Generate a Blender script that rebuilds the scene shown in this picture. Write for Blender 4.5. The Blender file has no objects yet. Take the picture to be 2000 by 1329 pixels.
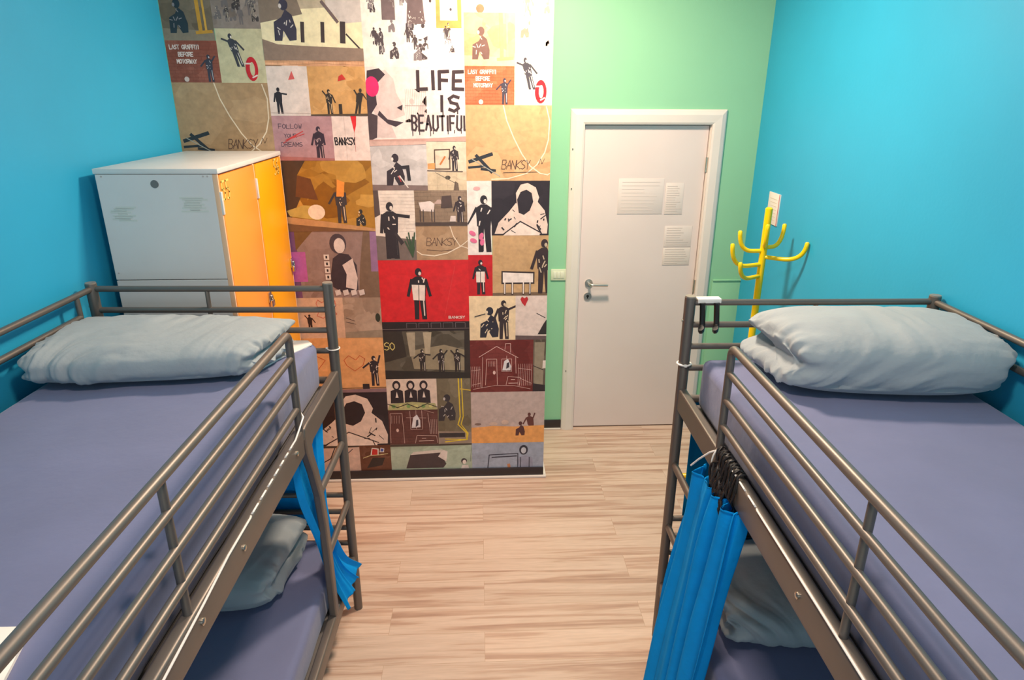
import bpy, bmesh, math, random
from mathutils import Vector, Matrix, noise

SC = bpy.context.scene
COL = SC.collection
random.seed(7)
PI = math.pi

# ------------------------------------------------------------------ colours / materials
def lin(c):
    return tuple((v/255/12.92 if v/255 <= 0.04045 else ((v/255+0.055)/1.055)**2.4) for v in c)

MATS = {}
def mat(name, rgb, rough=0.6, metal=0.0, noise_amt=0.0, noise_scale=8.0, bump=0.0, bump_scale=40.0, sheen=0.0, emit=None, spec=0.5):
    if name in MATS: return MATS[name]
    m = bpy.data.materials.new(name); m.use_nodes = True
    nt = m.node_tree; b = nt.nodes['Principled BSDF']
    c = lin(rgb)
    b.inputs['Base Color'].default_value = (*c, 1)
    b.inputs['Roughness'].default_value = rough
    b.inputs['Metallic'].default_value = metal
    b.inputs['Specular IOR Level'].default_value = spec
    if sheen: b.inputs['Sheen Weight'].default_value = sheen
    tc = nt.nodes.new('ShaderNodeTexCoord')
    if noise_amt:
        n = nt.nodes.new('ShaderNodeTexNoise'); n.inputs['Scale'].default_value = noise_scale; n.inputs['Detail'].default_value = 5
        nt.links.new(tc.outputs['Object'], n.inputs['Vector'])
        r = nt.nodes.new('ShaderNodeMapRange'); r.inputs[1].default_value = .3; r.inputs[2].default_value = .7
        r.inputs[3].default_value = 1-noise_amt; r.inputs[4].default_value = 1+noise_amt
        nt.links.new(n.outputs['Fac'], r.inputs[0])
        mx = nt.nodes.new('ShaderNodeMix'); mx.data_type = 'RGBA'; mx.blend_type = 'MULTIPLY'; mx.inputs[0].default_value = 1
        mx.inputs[6].default_value = (*c, 1); nt.links.new(r.outputs[0], mx.inputs[7])
        nt.links.new(mx.outputs[2], b.inputs['Base Color'])
    if bump:
        n2 = nt.nodes.new('ShaderNodeTexNoise'); n2.inputs['Scale'].default_value = bump_scale; n2.inputs['Detail'].default_value = 4
        nt.links.new(tc.outputs['Object'], n2.inputs['Vector'])
        bp = nt.nodes.new('ShaderNodeBump'); bp.inputs['Strength'].default_value = bump; bp.inputs['Distance'].default_value = .01
        nt.links.new(n2.outputs['Fac'], bp.inputs['Height']); nt.links.new(bp.outputs['Normal'], b.inputs['Normal'])
    MATS[name] = m
    return m

BLUE = mat('blue_wall_paint', (42, 168, 210), .5, noise_amt=.05, noise_scale=1.6, bump=.05, bump_scale=60)
GREEN = mat('green_wall_paint', (144, 200, 160), .5, noise_amt=.03, noise_scale=1.5, bump=.05, bump_scale=60)
CEIL = mat('ceiling_paint', (235, 232, 224), .8, noise_amt=.02)
WHITE_TRIM = mat('white_trim_paint', (226, 214, 206), .35, noise_amt=.02)
DOORW = mat('white_door_laminate', (224, 208, 203), .35, noise_amt=.03, noise_scale=2)
BLACKB = mat('black_skirting', (44, 36, 40), .4, noise_amt=.1)
STEEL = mat('grey_powder_coated_steel', (118, 110, 104), .42, metal=.6, noise_amt=.05, noise_scale=10)
CAP = mat('tube_end_cap', (150, 140, 130), .4, metal=.3)
BOLT = mat('bolt_steel', (200, 190, 175), .25, metal=.9)
SHEET = mat('periwinkle_sheet', (108, 112, 146), .85, noise_amt=.07, noise_scale=4, bump=.35, bump_scale=11, sheen=.2)
DUVET = mat('pale_blue_duvet', (154, 161, 165), .85, noise_amt=.04, noise_scale=6, bump=.35, bump_scale=22, sheen=.2)
PADW = mat('white_mattress_pad', (236, 228, 220), .8, noise_amt=.03)
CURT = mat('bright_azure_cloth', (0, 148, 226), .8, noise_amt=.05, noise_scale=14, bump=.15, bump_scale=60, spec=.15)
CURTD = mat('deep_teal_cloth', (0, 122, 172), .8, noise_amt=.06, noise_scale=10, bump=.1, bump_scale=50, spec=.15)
LOCKW = mat('grey_white_locker_laminate', (226, 219, 214), .45, noise_amt=.03, noise_scale=4)
LOCKT = mat('white_locker_top', (226, 220, 214), .4, noise_amt=.03)
ORANGE = mat('orange_locker_door_lit', (255, 158, 62), .35, noise_amt=.03, noise_scale=3)  # near door: light on the shared orange is put into a paler colour
ORANGE2 = mat('orange_locker_door_base', (253, 164, 4), .35, noise_amt=.03, noise_scale=3)  # far door: same orange as the near one, without the painted light
STICKER = mat('pale_yellow_digits', (255, 214, 110), .5)
CHROME = mat('chrome', (220, 218, 214), .2, metal=1)
NICKEL = mat('satin_nickel', (205, 200, 192), .3, metal=.9)
DARK = mat('dark_plastic', (22, 18, 18), .4)
YELLOW = mat('yellow_lacquer', (250, 208, 10), .25, noise_amt=.02)
PAPER = mat('white_paper', (232, 222, 214), .6)
PAPER2 = mat('plastic_sleeve', (216, 204, 198), .25)
INK = mat('grey_print', (196, 182, 175), .6)
REDINK = mat('red_border_print', (210, 110, 110), .6)
SWITCHP = mat('ivory_switch_plastic', (214, 216, 190), .35)
TIE = mat('white_nylon', (235, 228, 222), .4)
CORDB = mat('black_cord', (26, 20, 20), .5)
GLUE = mat('yellowed_glue_stain', (215, 213, 203), .6)
WOOD = mat('grey_bed_mesh', (92, 88, 86), .6, noise_amt=.08)

# ------------------------------------------------------------------ mesh helpers
class MB:
    def __init__(s): s.v=[]; s.f=[]; s.smooth=True
    def add(s, vs, fs):
        o=len(s.v); s.v += [tuple(p) for p in vs]; s.f += [tuple(i+o for i in f) for f in fs]; return s
    def box(s, a, b):
        x0,y0,z0=a; x1,y1,z1=b
        vs=[(x0,y0,z0),(x1,y0,z0),(x1,y1,z0),(x0,y1,z0),(x0,y0,z1),(x1,y0,z1),(x1,y1,z1),(x0,y1,z1)]
        return s.add(vs,[(3,2,1,0),(4,5,6,7),(0,1,5,4),(1,2,6,5),(2,3,7,6),(3,0,4,7)])
    def rbox(s, a, b, r=.006, seg=2):
        bm=bmesh.new(); bmesh.ops.create_cube(bm,size=1)
        c=[(a[i]+b[i])/2 for i in range(3)]; d=[abs(b[i]-a[i]) for i in range(3)]
        for v in bm.verts: v.co=Vector([c[i]+v.co[i]*d[i] for i in range(3)])
        r=min(r,min(d)*.45)
        bmesh.ops.bevel(bm,geom=bm.edges[:],offset=r,segments=seg,affect='EDGES',profile=.5)
        bm.verts.index_update()
        s.add([v.co for v in bm.verts],[[v.index for v in f.verts] for f in bm.faces]); bm.free(); return s
    def tube(s, pts, r, n=14, caps=True, sx=1.0, radii=None):
        pts=[Vector(p) for p in pts]; L=len(pts); rings=[]
        t0=(pts[1]-pts[0]).normalized()
        ref=Vector((0,0,1)) if abs(t0.z)<.9 else Vector((1,0,0))
        nrm=(ref-t0*ref.dot(t0)).normalized()
        for i,p in enumerate(pts):
            if i==0: t=t0
            elif i==L-1: t=(pts[-1]-pts[-2]).normalized()
            else: t=((pts[i+1]-p).normalized()+(p-pts[i-1]).normalized()).normalized()
            nrm=(nrm-t*nrm.dot(t)).normalized(); bn=t.cross(nrm)
            rr=radii[i] if radii else r
            rings.append([p+nrm*math.cos(2*PI*k/n)*rr+bn*math.sin(2*PI*k/n)*rr*sx for k in range(n)])
        vs=[q for ring in rings for q in ring]; fs=[]
        for i in range(L-1):
            for k in range(n):
                fs.append((i*n+k,i*n+(k+1)%n,(i+1)*n+(k+1)%n,(i+1)*n+k))
        if caps:
            fs.append(tuple(range(n))[::-1]); fs.append(tuple((L-1)*n+k for k in range(n)))
        return s.add(vs,fs)
    def grid(s, rows, closed_u=False):
        n=len(rows[0]); vs=[p for r in rows for p in r]; fs=[]
        for i in range(len(rows)-1):
            for k in range(n if closed_u else n-1):
                fs.append((i*n+k,i*n+(k+1)%n,(i+1)*n+(k+1)%n,(i+1)*n+k))
        return s.add(vs,fs)
    def prism(s, poly, axis, a, b):   # poly in the two remaining axes
        def P(p,h):
            if axis=='x': return (h,p[0],p[1])
            if axis=='y': return (p[0],h,p[1])
            return (p[0],p[1],h)
        n=len(poly); vs=[P(p,a) for p in poly]+[P(p,b) for p in poly]
        fs=[tuple(range(n)),tuple(range(2*n-1,n-1,-1))]+[((i+1)%n,i,n+i,n+(i+1)%n) for i in range(n)]
        return s.add(vs,fs)
    def build(s, name, material, parent=None, smooth=True, bevel=0, angle=40):
        me=bpy.data.meshes.new(name); me.from_pydata(s.v,[],s.f); me.validate()
        bm=bmesh.new(); bm.from_mesh(me); bmesh.ops.recalc_face_normals(bm,faces=bm.faces); bm.to_mesh(me); bm.free()
        if isinstance(material,(list,tuple)):
            for m in material: me.materials.append(m)
        else: me.materials.append(material)
        o=bpy.data.objects.new(name,me); COL.objects.link(o)
        if parent: o.parent=parent
        if smooth:
            for p in me.polygons: p.use_smooth=True
            me.set_sharp_from_angle(angle=math.radians(angle))
        if bevel:
            md=o.modifiers.new('b','BEVEL'); md.width=bevel; md.segments=2; md.limit_method='ANGLE'; md.angle_limit=math.radians(40)
        return o

def tag(o, label, cat, group=None):
    o['label']=label; o['category']=cat
    if group: o['group']=group
    return o
def struct(o): o['kind']='structure'; return o
def empty(name, loc, rz=0):
    o=bpy.data.objects.new(name,None); COL.objects.link(o); o.location=loc; o.rotation_euler=(0,0,rz)
    o.empty_display_size=.1; return o
def arc(p0, c, p1, n=8):     # quadratic bend
    p0,c,p1=map(Vector,(p0,c,p1))
    return [p0*(1-t)**2+c*2*t*(1-t)+p1*t*t for t in [i/n for i in range(n+1)]]
def smooth_path(pts, r=.05, n=6):
    pts=[Vector(p) for p in pts]; out=[pts[0]]
    for i in range(1,len(pts)-1):
        a=pts[i]+(pts[i-1]-pts[i]).normalized()*r; b=pts[i]+(pts[i+1]-pts[i]).normalized()*r
        out+=arc(a,pts[i],b,n)
    out.append(pts[-1]); return out

# ------------------------------------------------------------------ room
W=3.5826; D=4.2086; CH=3.25; YB=-1.35
SL=.028
def xl(y): return -1.515-SL*(W-y)
def xr(y): return 1.7455-SL*(D-y)

def floor_material():
    m=bpy.data.materials.new('limed_oak_vinyl_planks'); m.use_nodes=True; nt=m.node_tree; N=nt.nodes; Lk=nt.links.new
    b=N['Principled BSDF']; b.inputs['Roughness'].default_value=.42
    tc=N.new('ShaderNodeTexCoord')
    br=N.new('ShaderNodeTexBrick'); br.offset=.37; br.offset_frequency=2
    br.inputs['Scale'].default_value=1; br.inputs['Brick Width'].default_value=1.15; br.inputs['Row Height'].default_value=.165
    br.inputs['Mortar Size'].default_value=.0008; br.inputs['Mortar Smooth'].default_value=.2; br.inputs['Bias'].default_value=0
    br.inputs['Color1'].default_value=(0,0,0,1); br.inputs['Color2'].default_value=(1,1,1,1); br.inputs['Mortar'].default_value=(.5,.5,.5,1)
    Lk(tc.outputs['Object'],br.inputs['Vector'])
    # offset the grain per plank
    sc=N.new('ShaderNodeVectorMath'); sc.operation='SCALE'; sc.inputs['Scale'].default_value=7.0
    Lk(br.outputs['Color'],sc.inputs[0])
    ad=N.new('ShaderNodeVectorMath'); ad.operation='ADD'; Lk(tc.outputs['Object'],ad.inputs[0]); Lk(sc.outputs[0],ad.inputs[1])
    mp=N.new('ShaderNodeMapping'); mp.inputs['Scale'].default_value=(1.1,23,1); Lk(ad.outputs[0],mp.inputs[0])
    n1=N.new('ShaderNodeTexNoise'); n1.inputs['Scale'].default_value=1; n1.inputs['Detail'].default_value=3; n1.inputs['Roughness'].default_value=.6; n1.inputs['Distortion'].default_value=.6
    Lk(mp.outputs[0],n1.inputs['Vector'])
    cr=N.new('ShaderNodeValToRGB'); e=cr.color_ramp.elements
    e[0].position=.30; e[0].color=(*lin((170,136,118)),1); e[1].position=.62; e[1].color=(*lin((212,186,168)),1)
    x=e.new(.43); x.color=(*lin((192,160,140)),1); x=e.new(.50); x.color=(*lin((206,179,160)),1)
    Lk(n1.outputs['Fac'],cr.inputs[0])
    mp2=N.new('ShaderNodeMapping'); mp2.inputs['Scale'].default_value=(14,150,1); Lk(ad.outputs[0],mp2.inputs[0])
    n2=N.new('ShaderNodeTexNoise'); n2.inputs['Scale'].default_value=1; n2.inputs['Detail'].default_value=2; Lk(mp2.outputs[0],n2.inputs['Vector'])
    r2=N.new('ShaderNodeMapRange'); r2.inputs[1].default_value=.3; r2.inputs[2].default_value=.7; r2.inputs[3].default_value=.94; r2.inputs[4].default_value=1.04
    Lk(n2.outputs['Fac'],r2.inputs[0])
    mx=N.new('ShaderNodeMix'); mx.data_type='RGBA'; mx.blend_type='MULTIPLY'; mx.inputs[0].default_value=1
    Lk(cr.outputs[0],mx.inputs[6]); Lk(r2.outputs[0],mx.inputs[7])
    r3=N.new('ShaderNodeMapRange'); r3.inputs[3].default_value=.93; r3.inputs[4].default_value=1.05; Lk(br.outputs['Color'],r3.inputs[0])
    mx2=N.new('ShaderNodeMix'); mx2.data_type='RGBA'; mx2.blend_type='MULTIPLY'; mx2.inputs[0].default_value=1
    Lk(mx.outputs[2],mx2.inputs[6]); Lk(r3.outputs[0],mx2.inputs[7])
    mx3=N.new('ShaderNodeMix'); mx3.data_type='RGBA'; Lk(br.outputs['Fac'],mx3.inputs[0]); Lk(mx2.outputs[2],mx3.inputs[6]); mx3.inputs[7].default_value=(*lin((176,146,122)),1)
    Lk(mx3.outputs[2],b.inputs['Base Color'])
    return m

def slab(name, poly, z0, z1, m):
    return struct(MB().prism(poly,'z',z0,z1).build(name,m,smooth=False))
T=.12
slab('floor',[(xl(YB)-T,YB-T),(xr(YB)+T,YB-T),(xr(D)+T,D+T),(xl(D)-T,D+T)],-.1,0,floor_material())
slab('ceiling',[(xl(YB)-T,YB-T),(xr(YB)+T,YB-T),(xr(D)+T,D+T),(xl(D)-T,D+T)],CH,CH+.1,CEIL)
slab('wall_left',[(xl(YB)-T,YB-T),(xl(YB),YB-T),(xl(D+T),D+T),(xl(D+T)-T,D+T)],0,CH,BLUE)
slab('wall_right',[(xr(YB),YB-T),(xr(YB)+T,YB-T),(xr(D)+T,D+T),(xr(D),D+T)],0,CH,BLUE)
# green wall with the door opening
DL,DR=.654,1.434; FT=2.171
o=MB()
o.box((.2,D,0),(DL-.04,D+T,CH)).box((DR+.04,D,0),(xr(D),D+T,CH)).box((DL-.04,D,2.12),(DR+.04,D+T,CH))
struct(o.build('wall_back',GREEN,smooth=False))
# the pier that carries the printed wallpaper
struct(MB().box((xl(W)-.1,W,0),(.379,D+T-.01,CH)).build('wall_pier',GREEN,smooth=False))
# wall behind the camera with a window (daylight)
o=MB(); o.box((xl(YB),YB-T,0),(-.9,YB,CH)).box((.9,YB-T,0),(xr(YB),YB,CH)).box((-.9,YB-T,0),(.9,YB,.9)).box((-.9,YB-T,2.5),(.9,YB,CH))
struct(o.build('wall_front',GREEN,smooth=False))
o=MB(); 
for a,b in (((-.9,YB-.09,.9),(-.84,YB-.02,2.5)),((.84,YB-.09,.9),(.9,YB-.02,2.5)),((-.84,YB-.09,.9),(.84,YB-.02,.96)),((-.84,YB-.09,2.44),(.84,YB-.02,2.5)),((-.03,YB-.09,.96),(.03,YB-.02,2.44))): o.box(a,b)
struct(o.build('window_1',WHITE_TRIM,smooth=False))
# skirtings and floor trims
struct(MB().rbox((xl(W)+.0,W-.012,.018),(.379,W-.0005,.070),.002).build('baseboard_pier',BLACKB))
struct(MB().rbox((xl(W),W-.022,0),(.397,W-.0005,.017),.005).rbox((.380,W-.0,0),(.397,D-.002,.017),.005).build('trim_1',WHITE_TRIM))
struct(MB().rbox((.3975,D-.012,.012),(.562,D-.0005,.074),.002).build('baseboard_back',BLACKB))
struct(MB().rbox((.3975,D-.02,0),(.562,D-.0005,.012),.003).build('trim_2',WHITE_TRIM))
struct(MB().rbox((1.552,D-.014,1.088),(xr(D)-.001,D-.0005,1.098),.003).rbox((1.552,D-.006,.02),(xr(D)-.002,D-.0005,1.088),.001).build('trim_3',GREEN))

# ---- door
dr=empty('door_1',(0,0,0)); struct(dr)
MB().box((DL+.003,D+.016,.008),(DR-.003,D+.055,2.077)).build('door_leaf',DOORW,dr,smooth=False,bevel=.003)
def frame_mb():
    o=MB(); prof=[(.0,.0),(-.018,.0),(-.024,.012),(-.026,.055),(-.018,.078),(-.012,.086),(0,.088)]  # (y off, away from opening)
    # a mitred architrave from its profile
    def corner(x,z,sx,sz): return [(x+sx*w,D+yo,z+sz*w) for yo,w in prof]
    a=corner(DL-.004,0,-1,0); b=corner(DL-.004,2.084,-1,1); c=corner(DR+.004,2.084,1,1); d=corner(DR+.004,0,1,0)
    o.grid([a,b,c,d]); return o
fo=frame_mb(); fo.box((DL-.04,D,0),(DL,D+.09,2.08)).box((DR,D,0),(DR+.04,D+.09,2.08)).box((DL-.04,D,2.08),(DR+.04,D+.09,2.12))
fo.box((DL,D+.056,0),(DL+.012,D+.09,2.08)).box((DR-.012,D+.056,0),(DR,D+.09,2.08))
fo.build('door_frame',WHITE_TRIM,dr,smooth=False)
MB().box((DL-.03,D+.09,0),(DR+.03,D+.11,2.1)).build('door_backing',DARK,dr,smooth=False)
hx,hz=.722,1.078
h=MB(); h.tube([(hx,D+.016,hz),(hx,D+.006,hz)],.026,24)
h.tube(smooth_path([(hx,D+.01,hz),(hx,D-.045,hz),(hx+.118,D-.04,hz-.004)],.022,6),.0095,12)
h.build('door_handle',NICKEL,dr)
h=MB(); h.tube([(hx-.004,D+.017,.985),(hx-.004,D+.008,.985)],.026,24); kp=h.build('key_rose',NICKEL,dr)
MB().tube([(hx-.004,D+.01,.988),(hx-.004,D+.0065,.988)],.009,14).rbox((hx-.008,D+.0065,.97),(hx,D+.01,.985),.001).build('keyhole',DARK,kp)
for z in (1.843,1.05,.25):
    MB().tube([(DR-.002,D+.004,z-.045),(DR-.002,D+.004,z+.045)],.008,12).build('hinge',BOLT,dr)
for (x,z) in ((DL-.075,1.94),(DL-.075,1.70),(DL-.07,.46)):
    MB().tube([(x,D-.0265,z),(x,D-.0245,z)],.0035,10).build('screw',DARK,dr)
# green coloured light switch plate
sw=empty('light_switch',(.517,D,1.14)); tag(sw,'pale ivory light switch on the green wall between mural pier and door','switch')
MB().rbox((-.052,-.009,-.038),(.052,-.0005,.038),.004).build('switch_plate',SWITCHP,sw)
for i in (-1,0,1): MB().rbox((-.011+i*.024,-.0125,-.022),(.011+i*.024,-.009,.022),.002).build('switch_rocker',mat('ivory_rocker',(224,222,200),.3),sw)

# ------------------------------------------------------------------ printed collage wallpaper
# plain generic picture tiles in the sizes and colours of the photographed collage
GL={ # stroke font on a 0..1 (x) by 0..1 (z) cell
'A':[[(0,0),(.5,1),(1,0)],[(.2,.4),(.8,.4)]],'B':[[(0,0),(0,1),(.7,1),(.9,.75),(.6,.52),(0,.52)],[(.6,.52),(1,.28),(.7,0),(0,0)]],
'C':[[(1,.9),(.5,1),(0,.7),(0,.3),(.5,0),(1,.1)]],'D':[[(0,0),(0,1),(.6,1),(1,.6),(1,.4),(.6,0),(0,0)]],'E':[[(1,1),(0,1),(0,0),(1,0)],[(0,.5),(.8,.5)]],
'F':[[(1,1),(0,1),(0,0)],[(0,.52),(.8,.52)]],'G':[[(1,.85),(.5,1),(0,.7),(0,.3),(.5,0),(1,.15),(1,.45),(.6,.45)]],'H':[[(0,0),(0,1)],[(1,0),(1,1)],[(0,.5),(1,.5)]],
'I':[[(.5,0),(.5,1)]],'K':[[(0,0),(0,1)],[(1,1),(0,.45),(1,0)]],'L':[[(0,1),(0,0),(1,0)]],'M':[[(0,0),(0,1),(.5,.4),(1,1),(1,0)]],
'N':[[(0,0),(0,1),(1,0),(1,1)]],'O':[[(.5,1),(0,.7),(0,.3),(.5,0),(1,.3),(1,.7),(.5,1)]],'P':[[(0,0),(0,1),(.8,1),(1,.75),(.8,.5),(0,.5)]],
'R':[[(0,0),(0,1),(.8,1),(1,.75),(.8,.5),(0,.5)],[(.5,.5),(1,0)]],'S':[[(1,.9),(.5,1),(0,.8),(.2,.55),(.8,.45),(1,.2),(.5,0),(0,.1)]],
'T':[[(0,1),(1,1)],[(.5,1),(.5,0)]],'U':[[(0,1),(0,.2),(.3,0),(.7,0),(1,.2),(1,1)]],'W':[[(0,1),(.25,0),(.5,.7),(.75,0),(1,1)]],
'Y':[[(0,1),(.5,.5),(1,1)],[(.5,.5),(.5,0)]],'V':[[(0,1),(.5,0),(1,1)]],'5':[[(1,1),(0,1),(0,.55),(.6,.6),(1,.35),(.7,0),(0,.05)]],
'6':[[(.9,1),(.2,.75),(0,.3),(.4,0),(.9,.1),(1,.4),(.5,.55),(.05,.35)]]}
class Mural:
    def __init__(s): s.v=[]; s.f=[]; s.c=[]; s.n=0
    def poly(s, pts, col, lift=None):
        y=W-.0006-.00008*s.n; s.n+=1
        x0,z0,x1,z1=s.box
        pts=[(min(max(x,x0),x1),min(max(z,z0),z1)) for x,z in pts]
        o=len(s.v); s.v+=[(x,y,z) for x,z in pts]; s.f.append(tuple(range(o,o+len(pts)))); s.c.append(lin(col))
    def panel(s, box, col, jitter=0, seed=1, blob=.25):
        x0,z0,x1,z1=box; s.box=(x0,z0,x1,z1); s.n=0
        s.poly([(x0,z0),(x1,z0),(x1,z1),(x0,z1)],col)
        rr=random.Random(seed)
        if jitter:
            for i in range(16):
                cx=rr.uniform(0,1); cz=rr.uniform(0,1); a=rr.uniform(.06,blob); b=a*rr.uniform(.5,1.2); j=rr.uniform(-jitter,jitter)
                cc=tuple(max(0,min(255,v+j)) for v in col)
                s.P([(cx+a*math.cos(t)*rr.uniform(.7,1.2),cz+b*math.sin(t)*rr.uniform(.7,1.2)) for t in [2*PI*k/14 for k in range(14)]],cc)
                s.n-=.75
    def _m(s,p): x0,z0,x1,z1=s.box; return (x0+(x1-x0)*p[0], z0+(z1-z0)*p[1])
    def P(s, pts, col): s.poly([s._m(p) for p in pts],col)
    def E(s, cx, cz, a, b, col, rot=0, n=18):
        W_=s.box[2]-s.box[0]; H_=s.box[3]-s.box[1]
        s.P([(cx+(a*math.cos(t)*math.cos(rot)-b*math.sin(t)*math.sin(rot))/W_, cz+(a*math.cos(t)*math.sin(rot)+b*math.sin(t)*math.cos(rot))/H_) for t in [2*PI*k/n for k in range(n)]],col)
    def S(s, pts, w, col):   # stroke, width in metres
        q=[s._m(p) for p in pts]; n=s.n
        for a,b in zip(q,q[1:]):
            dx,dz=b[0]-a[0],b[1]-a[1]; L=math.hypot(dx,dz) or 1e-6; ux,uz=dx/L,dz/L; nx,nz=-uz*w/2,ux*w/2
            a2=(a[0]-ux*w*.35,a[1]-uz*w*.35); b2=(b[0]+ux*w*.35,b[1]+uz*w*.35)
            s.poly([(a2[0]+nx,a2[1]+nz),(a2[0]-nx,a2[1]-nz),(b2[0]-nx,b2[1]-nz),(b2[0]+nx,b2[1]+nz)],col); s.n-=.9
        s.n=n+1
    def T(s, txt, u, v, h, col, w=.004, asp=.6, gap=.35, slant=0, drips=0, seed=0):  # u,v lower-left in panel units, h metres
        rr=random.Random(seed+5); x0,z0,x1,z1=s.box; PW=x1-x0; PH=z1-z0; cx=u; n=s.n
        for ch in txt:
            cw=h*asp*(.25 if ch=='I' else 1)
            if ch in GL:
                for st in GL[ch]:
                    s.S([(cx+((p[0] if ch!='I' else .5)*cw+slant*p[1]*h)/PW+rr.uniform(-.03,.03)*h/PW, v+p[1]*h/PH+rr.uniform(-.03,.03)*h/PH) for p in st],w,col); s.n=n+.5
                if drips and rr.random()<.8:
                    dx=cx+cw*rr.choice((0,.9))/PW; s.S([(dx,v),(dx,v-rr.uniform(.15,.5)*h/PH)],w*.4,col); s.n=n+.5
            cx+=(cw+h*asp*gap)/PW
        s.n=n+1
    def man(s, u, v, h, col, hi=None, arm=0, lean=0, crouch=False, arms=(.35,.45)):
        """a plain standing or crouching passer-by, u = centre, v = feet (panel units), h = height in metres"""
        x0,z0,x1,z1=s.box; PW=x1-x0; PH=z1-z0
        def q(a,b): return (u+(a+lean*b)*h/PW, v+b*h/PH)
        n=s.n
        if crouch:
            s.P([q(-.22,0),q(-.05,0),q(0,.22),q(.12,0),q(.28,.02),q(.30,.25),q(.22,.55),q(.08,.66),q(-.02,.5),q(-.2,.4)],col)
            s.E(*q(.05,.76),.10*h,.12*h,col)
            if hi:
                s.E(*q(-.03,.73),.034*h,.05*h,hi); rq=random.Random(int(u*997+h*1e4))
                for k in range(7):
                    a=rq.uniform(-.14,.2); b=rq.uniform(.08,.56); s.S([q(a,b),q(a+rq.uniform(-.08,.08),b+rq.uniform(-.12,.12))],.022*h,hi); s.n-=.9
        else:
            s.P([q(-.10,0),q(-.02,0),q(.0,.42),q(.04,0),q(.13,0),q(.11,.5),q(-.10,.5)],col)
            s.P([q(-.12,.46),q(.12,.46),q(.14,.78),q(.05,.84),q(-.05,.84),q(-.14,.78)],col)
            for sg,a in ((-1,arms[0]),(1,arms[1])):
                s.S([q(sg*.13,.77),q(sg*(.13+.2*abs(math.cos(a*PI))),.77-.3*math.sin(a*PI+.4))],.055*h,col)
            s.E(*q(0,.92),.062*h,.078*h,col)
            if hi:
                s.E(*q(.025,.895),.026*h,.036*h,hi); rq=random.Random(int(u*997+h*1e4)); s.S([q(.085,.08),q(.075,.42)],.022*h,hi); s.n-=.9
                for k in range(6):
                    a=rq.uniform(-.10,.10); b=rq.uniform(.46,.76); s.S([q(a,b),q(a+rq.uniform(-.05,.05),b+rq.uniform(-.09,.09))],.02*h,hi); s.n-=.9
        s.n=max(s.n,n+2)
    def bricks(s, col, nr=10, nc=7):
        n=s.n
        for r in range(nr):
            s.S([(0,(r+.5)/nr),(1,(r+.5)/nr)],.0009,col); s.n=n
            for c in range(nc):
                u=(c+(r%2)*.5)/nc; s.S([(u,(r+.5)/nr),(u,(r+1.5)/nr)],.0008,col); s.n=n
        s.n=n+1
    def build(s, material):
        me=bpy.data.meshes.new('mural_wallpaper'); me.from_pydata(s.v,[],s.f)
        a=me.color_attributes.new('Col','FLOAT_COLOR','CORNER'); k=0
        for p,c in zip(me.polygons,s.c):
            for _ in p.loop_indices: a.data[k].color=(*c,1); k+=1
        me.materials.append(material)
        o=bpy.data.objects.new('mural_wallpaper',me); COL.objects.link(o); return o

A0,A1,B1,C1,R1=-1.512,-1.045,-.56,-.064,.379
M=Mural()
KB=(44,34,40); LW=(236,222,214)
def crowd(seed, dk=(70,58,62), lt=(236,226,216), n=26):
    rr=random.Random(seed)
    for i in range(n):
        u=rr.uniform(.08,.92); v=rr.uniform(.05,.75); M.man(u,v,rr.uniform(.05,.09),rr.choice((dk,tuple(min(255,c+50) for c in dk))),lt if rr.random()<.5 else None,crouch=rr.random()<.5); M.n=3+i*.05
def tile_crouch(box, bg, dk, lt, pipe, seed, hang=0):
    M.panel(box,bg,14,seed); M.P([(0,0),(1,0),(1,.16),(0,.2)],tuple(min(255,c+24) for c in bg))
    M.man(.30,.12,.17,dk,lt,crouch=True)
    M.S([(.72,1),(.74,.14)],.018,pipe); M.S([(.83,1),(.85,.16)],.01,tuple(min(255,c+20) for c in pipe)); M.S([(.66,.13),(.95,.15)],.014,pipe)
def tile_bricktext(box, bg, seed, words, h=.018):
    M.panel(box,bg,12,seed); M.bricks(tuple(max(0,c-26) for c in bg),12,9)
    v=.80
    for w_ in words:
        M.T(w_,.05+.022*(14-len(w_)),v,h,(240,214,204),.0038,.52,.28,seed=seed); v-=.17
    M.man(.80,.02,.125,(64,58,70),(206,196,200),arms=(.1,-.3)); M.E(.32,.08,.012,.012,(226,200,190))
def tile_ring(box, bg, seed):
    M.panel(box,bg,8,seed)
    M.man(.46,.30,.15,(66,62,70),(232,218,210),lean=-.25,arms=(-.2,.2))
    M.E(.70,.26,.030,.056,(204,30,40)); M.E(.71,.26,.012,.032,bg)
    M.S([(.56,.36),(.68,.36)],.007,(238,214,206)); M.S([(.70,.10),(.80,.14)],.007,(238,214,206))
def tile_tan(box, bg, seed, tagtxt='BANKSY', dev=True, u0=.50, v0=.16, h=.045):
    M.panel(box,bg,10,seed,.35)
    c=(236,214,186)
    M.S([(.44,1),(.48,.8),(.56,.58),(.66,.36),(.76,.2),(.88,.1),(.97,.08),(1,.1)],.006,c)
    M.S([(.94,.98),(.98,.8),(.97,.55),(.93,.38),(.84,.22),(.72,.1),(.5,.03),(.3,.02)],.006,c)
    if dev:
        for a,b,w_ in (((.04,.26),(.30,.36),.018),((.03,.18),(.22,.2),.012),((.12,.34),(.30,.12),.016),((.18,.16),(.34,.14),.013)): M.S([a,b],w_,(44,46,52))
        M.S([(.06,.3),(.4,.06)],.004,(170,170,160))
    M.T(tagtxt,u0,v0,h,(84,56,44),.003,.5,.1,slant=.15,seed=seed); M.S([(u0+.02,v0-.05),(u0+.42,v0-.04)],.0025,(84,56,44))
    M.S([(.86,.22),(.88,.3),(.9,.23),(.93,.3)],.002,(84,56,44))
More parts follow.
